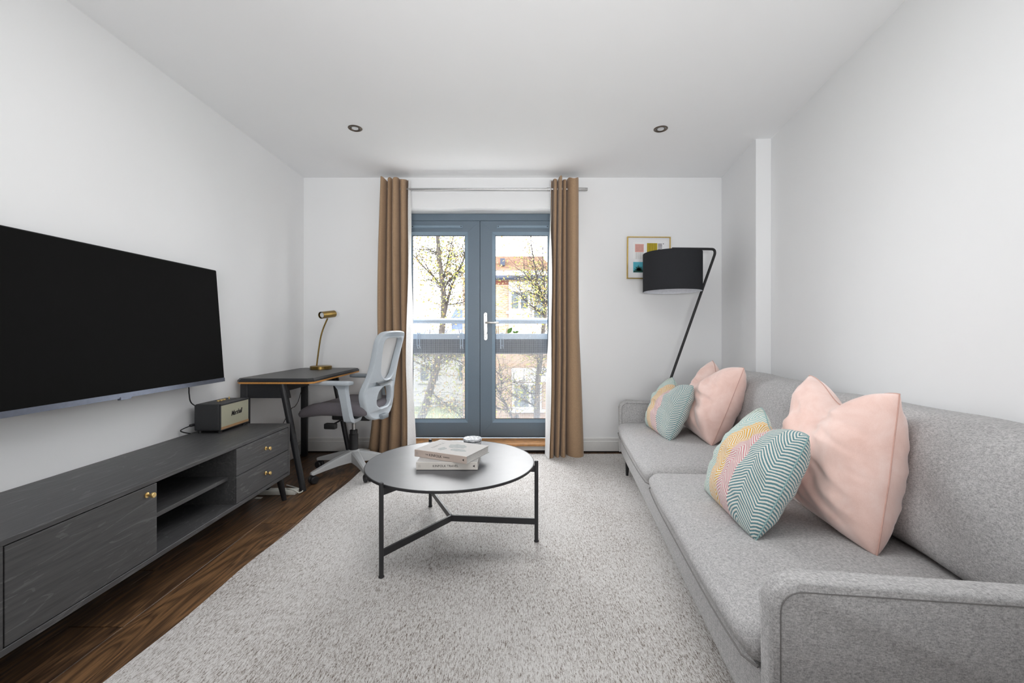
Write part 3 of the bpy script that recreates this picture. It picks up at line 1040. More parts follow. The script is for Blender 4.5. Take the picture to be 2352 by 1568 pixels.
# ------------------------------------------------------------------ office chair
ang = math.radians(171.5)
oc = empty('office_chair', (-1.20, 3.25, 0), ang, label='pale grey mesh office chair with plum seat pulled up to the desk', cat='chair')
def co(name, bm, mat, parent=None, **kw):
    """chair part in chair coordinates (x forward, y towards the camera, z up)"""
    bmesh.ops.transform(bm, matrix=world_of(oc), verts=bm.verts)
    return obj(name, bm, mat, parent or oc, **kw)
wh = math.radians(171.5)
base_angles = [math.radians(d) - wh for d in (-53, -126, -198, -270, -342)]
bm = NB(); lathe(bm, [(0.030, 0.075), (0.052, 0.085), (0.055, 0.12), (0.042, 0.165), (0.034, 0.172)], (0, 0, 0), 24)
hub = co('hub', bm, M['chair_base'])
for ai, a in enumerate(base_angles):
    lift = 0.0115 if ai in (0, 4) else 0.0
    d = Vector((math.cos(a), math.sin(a), 0)); sdir = Vector((-d.y, d.x, 0))
    bm = NB()
    secs = [(0.03, 0.085, 0.165, 0.030), (0.14, 0.083, 0.140, 0.025), (0.25, 0.072, 0.107, 0.021), (0.325, 0.062, 0.084, 0.018), (0.336, 0.066, 0.080, 0.012)]
    prev = None
    for rr, z0, z1, hw in secs:
        ring = [bm.verts.new(d * rr + sdir * s + Vector((0, 0, z))) for s, z in ((-hw, z0), (hw, z0), (hw, z1 - 0.008), (hw * 0.6, z1), (-hw * 0.6, z1), (-hw, z1 - 0.008))]
        if prev:
            for i in range(6): bm.faces.new((prev[i], prev[(i + 1) % 6], ring[(i + 1) % 6], ring[i]))
        else: bm.faces.new(ring[::-1])
        prev = ring
    bm.faces.new(prev)
    co('base_arm', bm, M['chair_base'], smooth=True, angle=35)
    bm = NB()
    c = d * 0.318 + Vector((0, 0, lift))
    for s in (-1, 1):
        p = c + sdir * 0.016 * s + Vector((0, 0, 0.0285))
        cyl(bm, p - sdir * 0.011, p + sdir * 0.011, 0.0275, seg=20, bev=0.005)
    cyl(bm, c + Vector((0, 0, 0.03)), c + Vector((0, 0, 0.068)), 0.010, seg=12)
    cyl(bm, c - sdir * 0.024 + Vector((0, 0, 0.038)), c + sdir * 0.024 + Vector((0, 0, 0.038)), 0.019, seg=14)
    co('caster', bm, M['black'])
bm = NB(); lathe(bm, [(0.033, 0.165), (0.033, 0.285), (0.028, 0.290), (0.028, 0.318), (0.022, 0.320)], (0, 0, 0), 24)
co('column_cover', bm, M['black'])
co('gas_lift', cyl(NB(), (0, 0, 0.318), (0, 0, 0.42), 0.013, seg=18), M['steel'])
bm = NB(); box(bm, -0.17, 0.13, -0.085, 0.085, 0.405, 0.452, 0.01); cyl(bm, (0, 0, 0.385), (0, 0, 0.41), 0.028, seg=16)
mech = co('tilt_mechanism', bm, M['black'], smooth=True)
bm = NB(); cyl(bm, (0.02, 0.08, 0.425), (0.03, 0.25, 0.405), 0.006, seg=8); box(bm, -0.01, 0.075, 0.235, 0.275, 0.380, 0.420, 0.008)
co('lever', bm, M['black'], smooth=True)
# seat
def seat_post(p, q):
    x = p.x
    t = max(0.0, (x - 0.10) / 0.22)
    p.z -= 0.055 * t * t
    p.z += 0.012 * (abs(q.y) ** 3) if q.z > 0 else 0
    if x > 0.2: p.z += (-0.012 if q.z > 0 else 0.018) * min(1, (x - 0.2) / 0.1)
    k_ = 1 - 0.10 * max(0, (abs(x - 0.04) - 0.12) / 0.2)
    p.y *= k_
    return p
bm = NB(); rbox(bm, (-0.22, -0.245, 0.462), (0.318, 0.245, 0.548), 0.040, 18, seat_post)
co('seat', bm, M['chair_seat'], smooth=True, angle=180)
# arms
for s in (1, -1):
    mt = M['chair_grey'] if s > 0 else M['bracket_shaded_arm']  # far arm in a darker grey: its shade is put into the colour
    bm = NB(); rbox(bm, (-0.130, 0.2275 * s - 0.043 + 0.043 * s, 0.688), (0.165, 0.2275 * s + 0.043 + 0.043 * s, 0.716), 0.011, 8)
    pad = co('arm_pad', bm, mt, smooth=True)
    bm = NB()
    y = 0.272 * s
    secs = [(-0.042, -0.018, 0.690, 0.055), (-0.065, -0.0, 0.66, 0.040), (-0.085, 0, 0.56, 0.036), (-0.102, 0, 0.47, 0.037), (-0.104, -0.012 * s, 0.445, 0.038), (-0.104, -0.05 * s, 0.432, 0.036), (-0.104, -0.15 * s, 0.435, 0.03)]
    prev = None
    for qi, (x, dy, z, hw) in enumerate(secs):
        yy = y + dy
        if qi < 4: ring = [(x - hw, yy - 0.014, z), (x - hw + 0.012, yy + 0.014, z), (x + hw - 0.012, yy + 0.014, z), (x + hw, yy - 0.014, z)] if s > 0 else [(x - hw, yy - 0.014, z), (x - hw + 0.012, yy + 0.014, z), (x + hw - 0.012, yy + 0.014, z), (x + hw, yy - 0.014, z)]
        else:
            e = 0.014
            n_ = Vector((0, s * (0.9 if qi == 4 else 0.2), -0.5 if qi == 4 else -1)).normalized() * e
            ring = [(x - hw, yy - n_.y * s * s, z - n_.z), (x - hw + 0.01, yy + n_.y, z + n_.z), (x + hw - 0.01, yy + n_.y, z + n_.z), (x + hw, yy - n_.y, z - n_.z)]
            if s < 0: ring = [ring[1], ring[0], ring[3], ring[2]]
        ring = [bm.verts.new(p) for p in ring]
        if prev:
            for i in range(4): bm.faces.new((prev[i], prev[(i + 1) % 4], ring[(i + 1) % 4], ring[i]))
        else: bm.faces.new(ring[::-1])
        prev = ring
    bm.faces.new(prev)
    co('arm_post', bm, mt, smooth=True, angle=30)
# backrest: an hourglass frame with two openings, bent around the sitter
def back_x(y, z):
    t = z - 0.62
    x = -0.238 - 0.16 * max(0, t) - 0.05 * max(0, t) ** 2 * 3 + 0.25 * min(0, t) ** 2 * 4 * 0.6
    return x + 0.75 * y * y
def spline_outline(ctrl, n=10):
    """ctrl: right half from bottom centre to top centre as (y, z); mirrored and smoothed"""
    pts = [Vector((y, z, 0)) for y, z in ctrl]
    full = pts + [Vector((-p.x, p.y, 0)) for p in pts[-2:0:-1]]
    m = len(full)
    out = []
    for i in range(m):
        p0, p1, p2, p3 = full[i - 1], full[i], full[(i + 1) % m], full[(i + 2) % m]
        for k_ in range(n):
            t = k_ / n
            out.append(0.5 * ((2 * p1) + (p2 - p0) * t + (2 * p0 - 5 * p1 + 4 * p2 - p3) * t * t + (3 * p1 - p0 - 3 * p2 + p3) * t ** 3))
    return [(p.x, p.y) for p in out]
outer = spline_outline([(0, 0.428), (0.11, 0.432), (0.185, 0.475), (0.232, 0.565), (0.238, 0.64), (0.205, 0.735), (0.192, 0.83), (0.196, 0.93), (0.196, 1.0), (0.165, 1.045), (0.08, 1.056), (0, 1.058)])
hole1 = spline_outline([(0, 0.700), (0.055, 0.708), (0.116, 0.755), (0.142, 0.85), (0.157, 0.94), (0.158, 0.99), (0.13, 1.018), (0.06, 1.026), (0, 1.026)])
hole2 = spline_outline([(0, 0.490), (0.07, 0.494), (0.125, 0.535), (0.120, 0.60), (0.075, 0.652), (0, 0.668)])
def curve_plate(name, loops, depth, bevel):
    cu = bpy.data.curves.new(name, 'CURVE')
    cu.dimensions = '2D'; cu.fill_mode = 'BOTH'; cu.extrude = depth; cu.bevel_depth = bevel; cu.bevel_resolution = 2
    for lp in loops:
        spn = cu.splines.new('POLY'); spn.points.add(len(lp) - 1); spn.use_cyclic_u = True
        for p, (a, b) in zip(spn.points, lp): p.co = (a, b, 0, 1)
    tmp = bpy.data.objects.new(name + '_c', cu); COL.objects.link(tmp)
    me = bpy.data.meshes.new_from_object(tmp.evaluated_get(bpy.context.evaluated_depsgraph_get()))
    bpy.data.objects.remove(tmp); bpy.data.curves.remove(cu)
    return me
me = curve_plate('backrest_frame', [outer, hole1, hole2], 0.013, 0.010)
bm = NB(); bm.from_mesh(me); bpy.data.meshes.remove(me)
for v in bm.verts:
    y, z, d = v.co.x, v.co.y, v.co.z
    v.co = Vector((back_x(y, z) - d, y, z))
bk = co('backrest_frame', bm, M['chair_grey'], smooth=True, angle=50)
bm = NB()
def mf(u, v):
    z = 0.69 + 0.35 * v
    hw = 0.145 + 0.033 * v
    y = (u * 2 - 1) * hw
    return Vector((back_x(y, z) + 0.022 + 0.020 * math.sin(math.pi * u) * math.sin(math.pi * v), y, z))
grid(bm, mf, 16, 20)
co('mesh_back', bm, M['chair_mesh'], bk, smooth=True, angle=180)
bm = NB()
def lf_(u, v):
    z = 0.545 + 0.14 * v
    y = (u * 2 - 1) * 0.13 * (1 - 0.25 * abs(v - 0.5) * 2)
    return Vector((back_x(y, z) + 0.050 + 0.012 * math.sin(math.pi * v), y, z))
V = grid(bm, lf_, 14, 8)
bmesh.ops.solidify(bm, geom=bm.faces[:], thickness=0.014)
co('lumbar_pad', bm, M['chair_base'], bk, smooth=True, angle=60)
bm = NB(); box(bm, -0.262, -0.16, -0.05, 0.05, 0.412, 0.448, 0.01)
co('back_bracket', bm, M['bracket_shaded_arm'], smooth=True)
bm = NB()
def rim(u, v):
    a = -math.pi / 2 + u * math.pi
    return Vector((back_x(0.15 * math.sin(a), 0.70) - 0.02 + 0.03 * v, 0.12 * math.sin(a), 0.69 + 0.02 * v - 0.03 * math.cos(a)))
grid(bm, rim, 14, 2); bmesh.ops.solidify(bm, geom=bm.faces[:], thickness=0.008)
co('lumbar_slider', bm, M['chair_base'], bk, smooth=True)

# ------------------------------------------------------------------ coffee table
TC = Vector((-0.308, 2.179, 0)); TZ = 0.403
RUGZ = 0.0115
ct = empty('coffee_table', TC, label='round dark metal coffee table with three legs on the rug', cat='table')
bm = NB(); lathe(bm, [(0.414, TZ - 0.014), (0.420, TZ - 0.012), (0.421, TZ - 0.002), (0.4195, TZ), (0.417, TZ + 0.0002), (0.4155, TZ - 0.0015)], TC, 128, True, False)
obj('rim', bm, M['black_metal'], ct, smooth=True, angle=35)
bm = NB(); lathe(bm, [(0.4165, TZ - 0.006), (0.4155, TZ - 0.0005)], TC, 128)
obj('table_top', bm, M['table_top'], ct, smooth=True, angle=35)
legs = [Vector((-0.554, 1.830, 0)), Vector((0.117, 2.141, 0)), Vector((-0.4875, 2.566, 0))]
for L in legs:
    d = (L - TC); d.z = 0; d.normalize()
    L2 = TC + d * 0.4315
    bm = NB(); cyl(bm, L2 + Vector((0, 0, RUGZ + 0.004)), L2 + Vector((0, 0, TZ + 0.012)), 0.0098, seg=20, bev=0.003)
    lg = obj('leg', bm, M['black_metal'], ct)
    bm = NB(); cyl(bm, L2 + Vector((0, 0, RUGZ - 0.001)), L2 + Vector((0, 0, RUGZ + 0.007)), 0.0120, seg=20, bev=0.002)
    obj('foot', bm, M['black'], lg)
    for (z0, z1, nm) in ((0.097, 0.127, 'stretcher'), (TZ - 0.044, TZ - 0.0142, 'top_support')):
        s = Vector((-d.y, d.x, 0)) * 0.005
        a, b = TC - d * 0.004, L2 - d * 0.004
        bm = NB(); prism(bm, [a - s + Vector((0, 0, z0)), a + s + Vector((0, 0, z0)), b + s + Vector((0, 0, z0)), b - s + Vector((0, 0, z0))], (0, 0, z1 - z0))
        obj(nm, bm, M['black_metal'], ct, smooth=False)

# ------------------------------------------------------------------ books and jar
def book(name, label, o, ux, L, W, T, spine_mat, title, band=None):
    """o: front left bottom corner of the spine; ux along the spine, depth W away from the camera"""
    ux = Vector(ux).normalized(); uy = Vector((-ux.y, ux.x, 0))
    o = Vector(o)
    B = basis(o, ux, uy)
    root = empty(name, o, math.atan2(ux.y, ux.x), label=label, cat='book', group=None)
    def bx(nm, x0, x1, y0, y1, z0, z1, mat, bev=0.0):
        bm = NB(); box(bm, x0, x1, y0, y1, z0, z1, bev, 1, mat=None)
        bmesh.ops.transform(bm, matrix=B, verts=bm.verts)
        return obj(nm, bm, mat, root, smooth=False)
    c = 0.003
    top = bx('front_cover', 0, L, 0.0015, W, T - c, T, M['cover'], 0.0006)
    bx('back_cover', 0, L, 0.0015, W, 0.0003, c, M['cover'], 0.0006)
    spn = bx('spine', 0, L, 0.0, 0.004, 0.0003, T, spine_mat, 0.001)
    bx('pages', 0.004, L - 0.004, 0.004, W - 0.005, c, T - c, M['page'])
    for body, size, x, spc in title:
        text_mesh('lettering', body, size, B @ basis((x, -0.0003, T * 0.5), (1, 0, 0), (0, 0, 1)), M['ink'], spn, spacing=spc, align='LEFT', depth=0.0003)
    bm = NB(); x = L - 0.018
    prism(bm, [(x - 0.0055, -0.0002, T * 0.5), (x + 0.0045, -0.0002, T * 0.5 + 0.006), (x + 0.0035, -0.0002, T * 0.5), (x + 0.0045, -0.0002, T * 0.5 - 0.006)], (0, -0.0004, 0))
    bmesh.ops.transform(bm, matrix=B, verts=bm.verts)
    obj('emblem', bm, M['ink'], spn, smooth=False)
    bm = NB()
    for q in range(2):
        box(bm, 0.012 + q * 0.006, 0.0132 + q * 0.006, -0.0006, -0.0001, T * 0.32, T * 0.70)
    bmesh.ops.transform(bm, matrix=B, verts=bm.verts)
    obj('small_print', bm, M['ink_soft'], spn, smooth=False)
    return root, B, top
z1 = TZ + 0.0008
book('hardback_book', 'lower pale hardback book on the coffee table, under the garden book', (-0.4535, 2.028, z1), (1, 0.0, 0), 0.291, 0.208, 0.0365, M['spine_white'],
     [('KINFOLK TRAVEL', 0.0145, 0.078, 1.08)])
u2 = Vector((0.27, -0.128, 0)).normalized()
bk2, B2, top2 = book('hardback_book', 'upper blush-spined garden book lying askew on the lower book', (-0.4825, 2.122, z1 + 0.0370), u2, 0.300, 0.221, 0.0350, M['spine_pink'],
     [('THE', 0.0085, 0.066, 1.15), ('KINFOLK', 0.0175, 0.088, 1.02), ('GARDEN', 0.0078, 0.170, 1.2)])
T2 = 0.0350
text_mesh('lettering', 'KINFOLK', 0.024, B2 @ basis((0.062, 0.112, T2 + 0.0001), (0, 1, 0), (-1, 0, 0)), M['ink_soft'], top2, spacing=1.15, depth=0.0002)
random.seed(8)
def blob(name, cx, cy, rx, ry, mat, wob, parent, n=40):
    bm = NB()
    pts = []
    for i in range(n):
        a = 2 * math.pi * i / n
        r_ = 1 + wob * noise.noise(Vector((math.cos(a) * 2.2 + cx * 60, math.sin(a) * 2.2, cy * 40)))
        pts.append(Vector((cx + rx * r_ * math.cos(a), cy + ry * r_ * math.sin(a), T2 + 0.00005)))
    prism(bm, pts, (0, 0, 0.00025))
    bmesh.ops.transform(bm, matrix=B2, verts=bm.verts)
    return obj(name, bm, mat, parent, smooth=False)
blob('printed_foliage', 0.165, 0.140, 0.052, 0.034, M['art_grey'], 0.5, top2)
blob('printed_bowl', 0.205, 0.080, 0.045, 0.018, M['art_grey'], 0.35, top2)
blob('printed_leaf', 0.118, 0.070, 0.018, 0.026, M['art_grey'], 0.6, top2)

jc = Vector((-0.226, 2.452, TZ))
jar = empty('marble_candle', jc + Vector((0, 0, 0.0005)), label='small white marble candle pot with lid behind the books', cat='candle')
bm = NB(); lathe(bm, [(0.046, 0.0005), (0.049, 0.003), (0.050, 0.030), (0.049, 0.032)], jc, 40)
obj('pot', bm, M['marble'], jar)
bm = NB(); lathe(bm, [(0.0485, 0.032), (0.0485, 0.036)], jc, 40)
obj('band', bm, M['jar_band'], jar)
bm = NB(); lathe(bm, [(0.051, 0.036), (0.0535, 0.037), (0.0535, 0.046), (0.051, 0.049)], jc, 40)
obj('lid', bm, M['marble'], jar)

# ------------------------------------------------------------------ sofa
SA = -math.radians(6.7)
sofa = empty('sofa', (0.441, 0, 0), SA, label='long low grey tweed sofa along the right wall', cat='sofa')
SM = world_of(sofa)
def so(name, bm, mat, parent=None, **kw):
    bmesh.ops.transform(bm, matrix=SM, verts=bm.verts)
    return obj(name, bm, mat, parent or sofa, **kw)
def S2W(t, s, z):
    return SM @ Vector((t, s, z))
A0, A1, B0, B1 = 0.898, 0.964, 3.296, 3.376
bm = NB(); rbox(bm, (0.0, A1 - 0.02, 0.14), (0.86, B0 + 0.02, 0.292), 0.018, 10)
so('base', bm, M['sofa'], smooth=True)
def arm(s0, s1, outer):
    bm = NB()
    t0, t1, z0, z1 = -0.004, 0.905, 0.14, 0.531
    r_ = 0.055
    pts = [(t1, s0, z0), (t1, s0, z1)]
    pts += [(t0 + r_ - r_ * math.sin(a), s0, z1 - r_ + r_ * math.cos(a)) for a in [math.radians(x) for x in range(0, 91, 15)]]
    pts += [(t0, s0, z0)]
    prism(bm, pts, (0, s1 - s0, 0), 0.020, 4)
    o = so('arm', bm, M['sofa'], smooth=True, angle=50)
    # stitched seam around each side face
    for (sy, e) in ((s0 - 0.0005, 1), (s1 + 0.0005, -1)):
        ins = 0.016
        rr = r_ - 0.012
        path = [(t0 + ins, sy, z0 + 0.01)] + [(t0 + ins, sy, z0 + 0.01 + (z1 - ins - rr - z0 - 0.01) * k_ / 4) for k_ in range(1, 4)]
        path += [(t0 + ins + rr - rr * math.cos(a), sy, z1 - ins - rr + rr * math.sin(a)) for a in [math.radians(x) for x in range(0, 91, 15)]]
        path += [(t0 + ins + rr + (t1 - t0 - ins - rr - 0.02) * k_ / 8, sy, z1 - ins) for k_ in range(1, 9)]
        bm = NB(); tube(bm, path, 0.0013, seg=6)
        so('seam', bm, M['sofa_seam'], o)
    return o
arm(A0, A1, -1)
arm(B0, B1, 1)
smid = (A1 + B0) / 2
def cushion_post(rough, crown, seed):
    def f(p, q):
        if q.z > 0:
            p.z += crown * (1 - abs(q.x) ** 3) * (1 - abs(q.y) ** 4) * q.z
        if q.x < 0:
            p.x -= 0.012 * (1 - q.y ** 4) * (1 - abs(q.z) ** 2) * (-q.x)
        p += Vector((0, 0, 1)) * rough * noise.noise(Vector((p.x * 4 + seed, p.y * 4, p.z * 4)))
        return p
    return f
for i, (a, b) in enumerate(((A1 + 0.004, smid - 0.003), (smid + 0.003, B0 - 0.004))):
    bm = NB(); rbox(bm, (-0.020, a, 0.286), (0.72, b, 0.374), 0.044, 24, cushion_post(0.006, 0.026, i * 7))
    cu = so('seat_cushion', bm, M['sofa'], smooth=True, angle=180)
    bm = NB()
    tube(bm, [(0.0, a + 0.006, 0.297)] + [(-0.022 - 0.012 * (1 - (2 * k_ / 12 - 1) ** 4) * 0.9, a + 0.04 + (b - a - 0.08) * k_ / 12, 0.299) for k_ in range(13)] + [(0.0, b - 0.006, 0.297)], 0.0026, seg=6)
    so('seam', bm, M['sofa_seam'], cu)
bm = NB(); rbox(bm, (0.80, A1 - 0.04, 0.14), (0.905, B0 + 0.04, 0.66), 0.03, 10)
so('back_frame', bm, M['sofa'], smooth=True)
for i, (a, b) in enumerate(((A1 - 0.055, smid - 0.006), (smid + 0.006, B0 + 0.055))):
    def post(p, q, i=i):
        t = max(0, (p.z - 0.36) / 0.44)
        p.x += 0.085 * t                                   # leans back
        if q.x < 0:
            p.x -= 0.035 * (1 - q.y ** 4) * (1 - abs(q.z) ** 3)
            p.x += 0.020 * noise.noise(Vector((p.y * 3.1 + 5 * i, p.z * 9 - p.y * 5, 1.3 + i))) + 0.006 * noise.noise(Vector((p.y * 9, p.z * 12 - p.y * 16, 4.0)))
        p.z += -0.014 * (1 - abs(q.y) ** 2) * (q.z > 0) * -1 - 0.02 * abs(q.y) ** 6 * (q.z > 0)
        p.z += 0.008 * noise.noise(Vector((p.y * 4, i * 3, p.x * 3)))
        return p
    bm = NB(); rbox(bm, (0.60, a, 0.380), (0.80, b, 0.785), 0.065, 30, post)
    so('back_cushion', bm, M['sofa'], smooth=True, angle=180)
for (t, s) in ((0.035, B0 - 0.14), (0.80, B0 - 0.14), (0.035, A1 + 0.06), (0.80, A1 + 0.06)):
    bm = NB(); cyl(bm, (t, s, 0.145), (t - 0.004, s, RUGZ + 0.0005), 0.017, 0.009, seg=14)
    so('leg', bm, M['black'], smooth=True)

# ------------------------------------------------------------------ throw pillows
def pillow(name, label, mat, seam_mat, BL, BR, TR, TL, T, chop, u0, seed, ear=0.05, group=None, wr=0.010, N=72, rnd=0.02):
    BL, BR, TR, TL = [S2W(*p) for p in (BL, BR, TR, TL)]
    n0 = (BR - BL).cross(TL - BL).normalized()
    cen = (BL + BR + TR + TL) / 4
    Hh = ((TL - BL).length + (TR - BR).length) / 2
    Ww = (BR - BL).length
    def plane(u, v):
        a, b = 2 * u - 1, 2 * v - 1
        rc = 1 - rnd * (a * a * b * b) ** 2.2
        uu = 0.5 + (u - 0.5) * (1 - ear * (1 - b * b) * 1.2) * rc
        vv = 0.5 + (v - 0.5) * (1 - ear * (1 - a * a) * 1.2) * rc
        g = math.exp(-((u - u0) / 0.26) ** 2)
        w = max(0, (v - 0.45) / 0.55)
        vv -= chop / Hh * g * w ** 1.5
        # top corners fall together a little around the dent
        uu += 0.05 * (u0 - u) * w * 2 * (chop / 0.09)
        p = BL * (1 - uu) * (1 - vv) + BR * uu * (1 - vv) + TR * uu * vv + TL * (1 - uu) * vv
        return p
    def thick(u, v):
        a, b = abs(2 * u - 1), abs(2 * v - 1)
        return T * ((1 - a ** 2.4) * (1 - b ** 2.4)) ** 0.52
    def surf(side):
        def f(u, v):
            p = plane(u, v)
            h = thick(u, v)
            g = math.exp(-((u - u0) / 0.20) ** 2) * max(0, (v - 0.50) / 0.50) ** 1.3
            h *= 1 - 0.62 * g
            # two folds running from the dent to the lower corners
            for sg in (-1, 1):
                dline = (u - u0) - sg * (0.98 - v) * 0.62
                h += 0.016 * math.exp(-(dline / 0.07) ** 2) * (1 - abs(2 * u - 1) ** 3) * max(0, v - 0.42) * (1 - v) * 8 * (chop / 0.09) * (h / T)
            e = (h / T)
            q = Vector((u * 2.2 + seed, v * 2.2, side * 3.0))
            h += wr * e * noise.noise(q * 1.6) + wr * 0.7 * e * noise.noise(Vector((u * 7 + v * 6 + seed, (v - u) * 2.5, side)))
            h -= wr * 0.9 * e * max(0, noise.noise(Vector((u * 2.6 - v * 1.2 + seed, v * 9 + u * 2.5, side * 2)))) ** 0.7
            # puckers along the seams
            h += wr * 0.35 * e * (1 - e) * noise.noise(Vector((u * 14, v * 14, seed)))
            p = p + n0 * h * side
            p.z += 0.0
            return p
        return f
    bm = NB()
    lay = bm.loops.layers.uv.verify()
    grid(bm, surf(1), N, N, True)
    grid(bm, surf(-1), N, N, True)
    bmesh.ops.remove_doubles(bm, verts=bm.verts, dist=0.0004)
    for v in bm.verts:                        # nothing sinks into the seat
        tl = (SM.inverted() @ v.co)
        floor_z = 0.385
        if tl.z < floor_z: v.co.z += (floor_z - tl.z) * 0.9
    o = obj(name, bm, mat, smooth=True, angle=180)
    tag(o, label, 'pillow', group)
    pts = [plane(i / 24, 0) for i in range(24)] + [plane(1, i / 24) for i in range(24)] + [plane(1 - i / 24, 1) for i in range(24)] + [plane(0, 1 - i / 24) for i in range(24)]
    for p in pts:
        if p.z < 0.389: p.z = 0.389
    obj('seam', tube(NB(), pts, 0.0022, seg=6, closed=True), seam_mat, o)
    return o
ZS = 0.388
pillow('throw_pillow', 'big pink velvet pillow at the near end of the sofa, behind the nearer striped pillow', M['velvet'], M['velvet_seam'],
       (0.475, 1.84, ZS), (0.475, 1.315, ZS), (0.60, 1.375, 0.868), (0.61, 1.945, 0.878), 0.138, 0.085, 0.50, 3.1, ear=0.03, wr=0.024)
pillow('throw_pillow', 'big pink velvet pillow at the far end of the sofa near the floor lamp', M['velvet'], M['velvet_seam'],
       (0.42, 3.10, ZS), (0.42, 2.55, ZS), (0.61, 2.53, 0.852), (0.61, 3.13, 0.871), 0.135, 0.10, 0.42, 9.4, ear=0.03, wr=0.024)
pillow('throw_pillow', 'striped herringbone pillow at the near end of the sofa, in front of a pink one', M['herring'], M['herring_seam'],
       (0.150, 1.835, ZS), (0.165, 1.375, ZS), (0.355, 1.415, 0.722), (0.39, 1.865, 0.750), 0.105, 0.055, 0.46, 5.2, ear=0.03, wr=0.016, rnd=0.035)
pillow('throw_pillow', 'striped herringbone pillow at the far end of the sofa beside its far arm', M['herring'], M['herring_seam'],
       (0.155, 3.13, ZS), (0.205, 2.64, ZS), (0.385, 2.74, 0.722), (0.34, 3.14, 0.745), 0.105, 0.06, 0.46, 7.7, ear=0.03, wr=0.016, rnd=0.035)

# ------------------------------------------------------------------ floor lamp
lampc = Vector((1.30, 3.48, 0))
fl = empty('floor_lamp', (1.075, 3.51, 0), label='black leaning floor lamp with drum shade behind the far sofa arm', cat='lamp')
bm = NB(); lathe(bm, [(0.125, 0.0005), (0.13, 0.004), (0.13, 0.016), (0.125, 0.020)], (1.075, 3.55, 0.0), 40)
obj('base', bm, M['black_metal'], fl)
pole_pts = [Vector((1.078, 3.54, 0.02)), Vector((1.645, 3.505, 1.66))]
b0 = Vector((1.657, 3.503, 1.705)); b1 = Vector((1.645, 3.50, 1.732)); b2 = Vector((1.605, 3.497, 1.736))
pts = [pole_pts[0], pole_pts[0].lerp(pole_pts[1], 0.5), pole_pts[1]] + smooth_pts([pole_pts[1], b0, b1, b2, Vector((1.50, 3.49, 1.736))], 6)[1:] + [Vector((1.30, 3.48, 1.736))]
obj('pole', tube(NB(), pts, 0.0105, seg=14), M['black'], fl)
zt, zb, R = 1.697, 1.388, 0.228
bm = NB(); lathe(bm, [(R - 0.003, zb), (R, zb), (R, zt), (R - 0.003, zt)], lampc, 64, False, False)
shade = obj('lamp_shade', bm, M['shade'], fl, smooth=True, angle=40)
bm = NB(); lathe(bm, [(R - 0.003, zb), (R - 0.003, zt)], lampc, 64, False, False)
obj('shade_lining', bm, M['shade_in'], shade)
bm = NB()
for a in range(3):
    t = math.radians(30 + 120 * a)
    cyl(bm, lampc + Vector((0, 0, zt - 0.02)), lampc + Vector((math.cos(t) * (R - 0.004), math.sin(t) * (R - 0.004), zt - 0.006)), 0.0025, seg=6)
obj('shade_ring', bm, M['steel'], shade)
bm = NB(); cyl(bm, lampc + Vector((0, 0, 1.735)), lampc + Vector((0, 0, 1.60)), 0.020, seg=16)
sk = obj('socket', bm, M['black'], fl)
bm = NB(); lathe(bm, [(0.012, 0.05), (0.03, 0.0), (0.026, -0.03), (0.006, -0.045)], lampc + Vector((0, 0, 1.55)), 20)
obj('bulb', bm, M['white_plastic'], sk)

# ------------------------------------------------------------------ framed print
px0, px1, pz0, pz1 = 1.012, 1.392, 1.528, 1.898
fp = empty('framed_print', (1.20, YB, 1.71), label='gold framed abstract print on the back wall behind the lamp shade', cat='picture')
yf = YB - 0.026
rx = Matrix.Translation((1.20, 0, 1.71)) @ Matrix.Rotation(math.radians(0.5), 4, 'Y') @ Matrix.Translation((-1.20, 0, -1.71))
def fb(name, x0, x1, y0, y1, z0, z1, mat, parent=None, bev=0.0):
    bm = NB(); box(bm, x0, x1, y0, y1, z0, z1, bev, 1, mat=rx)
    return obj(name, bm, mat, parent or fp, smooth=False)
w = 0.008
for q in ((px0, px0 + w, pz0, pz1), (px1 - w, px1, pz0, pz1), (px0 + w, px1 - w, pz1 - w, pz1), (px0 + w, px1 - w, pz0, pz0 + w)):
    fb('frame_side', q[0], q[1], yf, YB - 0.001, q[2], q[3], M['gold'])
mb = fb('mat_board', px0 + w, px1 - w, yf + 0.010, YB - 0.002, pz0 + w, pz1 - w, M['mat_board'])
def art(u, v):        # fractions of the picture, v from the top
    return px0 + (px1 - px0) * u, pz1 - (pz1 - pz0) * v
def patch(name, u0, u1, v0, v1, mat, lift=0.0006, parent=None):
    xa, za = art(u0, v0); xb, zb_ = art(u1, v1)
    return fb(name, xa, xb, yf + 0.010 - lift, yf + 0.0105, zb_, za, mat, parent or mb)
patch('print_panel', 0.14, 0.40, 0.13, 0.52, M['paper'], 0.0003)
pk = patch('pink_block', 0.185, 0.385, 0.175, 0.365, M['print_pink'], 0.0007)
bm = NB()
for i in range(11):
    xa, za = art(0.195 + i * 0.018, 0.37); xb, zb_ = art(0.195 + i * 0.018 + 0.004, 0.53)
    box(bm, xa, xb, yf + 0.0092, yf + 0.0105, zb_, za, 0, 1, rx)
for i in range(7):
    xa, za = art(0.20, 0.20 + i * 0.022); xb, zb_ = art(0.37, 0.203 + i * 0.022)
    box(bm, xa, xb, yf + 0.0090, yf + 0.0105, zb_, za, 0, 1, rx)
obj('ink_lines', bm, M['ink_soft'], mb, smooth=False)
patch('mustard_block', 0.46, 0.70, 0.15, 0.52, M['print_mustard'], 0.0007)
bm = NB()
for i in range(11):
    xa, za = art(0.475 + i * 0.020, 0.152); xb, zb_ = art(0.475 + i * 0.020 + 0.005, 0.50)
    box(bm, xa, xb, yf + 0.0090, yf + 0.0105, zb_, za, 0, 1, rx)
for i in range(7):
    xa, za = art(0.715, 0.165 + i * 0.032); xb, zb_ = art(0.81, 0.178 + i * 0.032)
    box(bm, xa, xb, yf + 0.0092, yf + 0.0105, zb_, za, 0, 1, rx)
